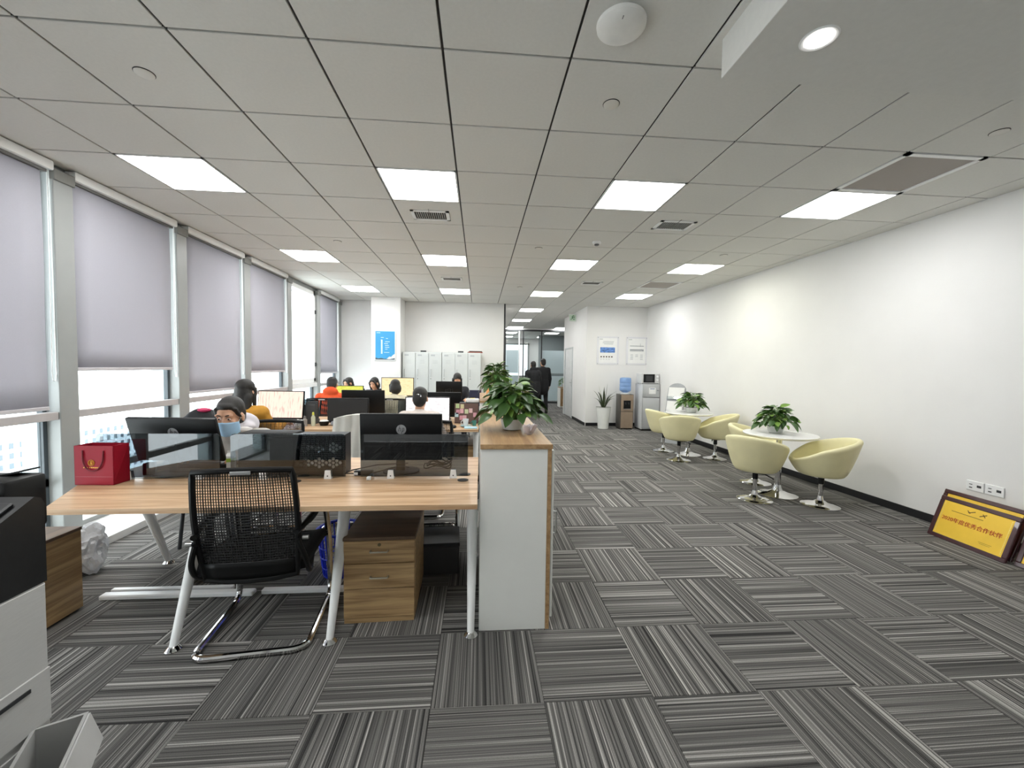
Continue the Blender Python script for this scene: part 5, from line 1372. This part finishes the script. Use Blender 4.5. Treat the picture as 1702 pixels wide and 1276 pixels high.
        for s_ in (-1, 1): hc((s_*.062, .045, .068), (s_*.077, .015, .0), .012, .009)
    elif hair == 'parted':
        hh((0, -.05, -.05), (.092, .07, .11))
        for s_ in (-1, 1): hc((s_*.02, .06, .095), (s_*.07, .055, .035), .022, .02); hc((s_*.07, .055, .035), (s_*.085, .02, -.12), .022, .02)
    else:
        hh((0, -.065, -.03), (.072, .055, .07))
    fine(obj('hair', remesh(g, .0085, 3, 'hair'), m_hair, t))
    # ---- eyes and brows
    for s_ in (-1, 1):
        e = fine(G().ell(H+hr @ Vector((s_*.030, .0805, .010)), (.0125, .007, .0042), hr.to_4x4()).build('eye', mat('eye_white', 'd9d2cc', .3), t))
        G().ell(H+hr @ Vector((s_*.030, .0858, .010)), (.0062, .003, .0044), hr.to_4x4()).build('iris', mat('iris_dark', '1a110c', .2), e)
        p = [H+hr @ Vector((s_*(.014+.034*q), .088-.012*q*q, .034+.004*math.sin(PI*q))) for q in (0, .25, .5, .75, 1)]
        fine(G().tube(p, [.003, .004, .004, .0035, .002], 6).build('eyebrow', m_hair, t))
    return t, H, hr, sc
def mask(t, H, hr, sc):
    m_mask = mat('mask_blue', 'a6cdec', .8, var=.05, scale=30)
    def ms(uu, v):
        a = (uu-.5)*2.6; z = -.118+(.108+.012*max(0, math.cos(a))**3)*v-.004*math.sin(v*22)*.5
        rx = .074+.0*v; k = math.sin(PI*v)
        y = math.cos(a)*(.080+.030*(v**.35 if v < .97 else .9)*max(0, math.cos(a))**4)+.014; x = math.sin(a)*rx
        sq = 1-.28*abs(uu-.5)*2
        return H+hr @ Vector((x, y, -.066+(z+.066)*sq))
    o = G().surf(ms, 22, 14).build('face_mask', m_mask, t, 1.2); o.scale = (sc,)*3
    o.modifiers.new('thick', 'SOLIDIFY').thickness = .002
    for s_ in (-1, 1):
        p = [H+hr @ Vector(c) for c in ((s_*.066, .046, -.034), (s_*.080, .01, .005), (s_*.088, -.018, .0), (s_*.086, -.014, -.035), (s_*.066, .046, -.098))]
        q = G().tube(p, .0016, 6).build('ear_loop', m_paper, t); q.scale = (sc,)*3
r_ = person('woman in a blue mask and grey hooded jacket behind the left monitor', (-1.70, 3.25, 0), R(180), lean=25, hyaw=6, hpitch=4, hoodcol='dedae0', top='b3aea6', hair='tied', voxel=.006, hood=True, collar='e6e2df', pz=.46, sc=.985)
mask(*r_)
person('person with long black hair and yellow sleeves, back to the camera', (-2.19, 3.98, 0), R(-4), lean=5, hyaw=-8, top='c48c2e', hair='long', reach=.46, sc=.945)
pc = person('person in a pale top with a silver hair clip, back to the camera', (-.58, 4.02, 0), 0, lean=8, hpitch=8, top='d3c8c0', hair='short', reach=.44, sc=.90)
t, H, hr, sc = pc
cl = G().tube([H+hr @ (Vector((-.012, -.133, .02))+v) for v in arc((0, 0, 0), .013, .4, 2.7, 8, 'xz')], .003, 6).tube([H+hr @ (Vector((.012, -.133, .014))+v) for v in arc((0, 0, 0), .013, -.8, 1.5, 8, 'xz')], .003, 6).build('hair_clip', m_chrome, t); cl.scale = (sc,)*3
person('person in a bright orange jacket, back to the camera by the window', (-2.17, 6.16, 0), R(8), lean=16, hpitch=14, top='e8592a', hair='short', hood=True, reach=.48, sc=.93)
person('person with a dark bob and cream top before the beige screen', (-1.27, 6.18, 0), R(-3), lean=10, hyaw=25, hpitch=10, top='cfc6ac', hair='bob', reach=.46, sc=.90)
person('half hidden worker behind the yellow screen, farthest by the window', (-2.44, 8.08, 0), R(172), lean=10, hyaw=-25, hpitch=10, top='5d6066', hair='parted', sc=.875)
person('worker with parted black hair whose forehead shows above the monitors', (-1.93, 7.92, 0), R(176), lean=10, hyaw=-15, hpitch=16, top='46484f', hair='parted', sc=.885)
person('dark haired worker bent low behind the monitor near the lockers', (-.42, 7.92, 0), R(186), lean=6, hyaw=0, hpitch=42, top='2c2d33', hair='long', sc=.95)
WG = 'people walking in the corridor'
person('person in a black hooded coat walking away down the corridor', (1.50, 11.35, 0), R(4), 'walk', .905, 3, 10, 0, top='17181b', legs='101114', hair='short', hood=True, group=WG, bulk=1.42)
person('taller person in a black coat walking ahead, partly hidden', (1.86, 11.95, 0), R(-3), 'walk', .955, 2, 20, 0, top='121316', legs='0e0f12', hair='short', group=WG, bulk=1.15)

bpy.data.scenes.remove(WORK)
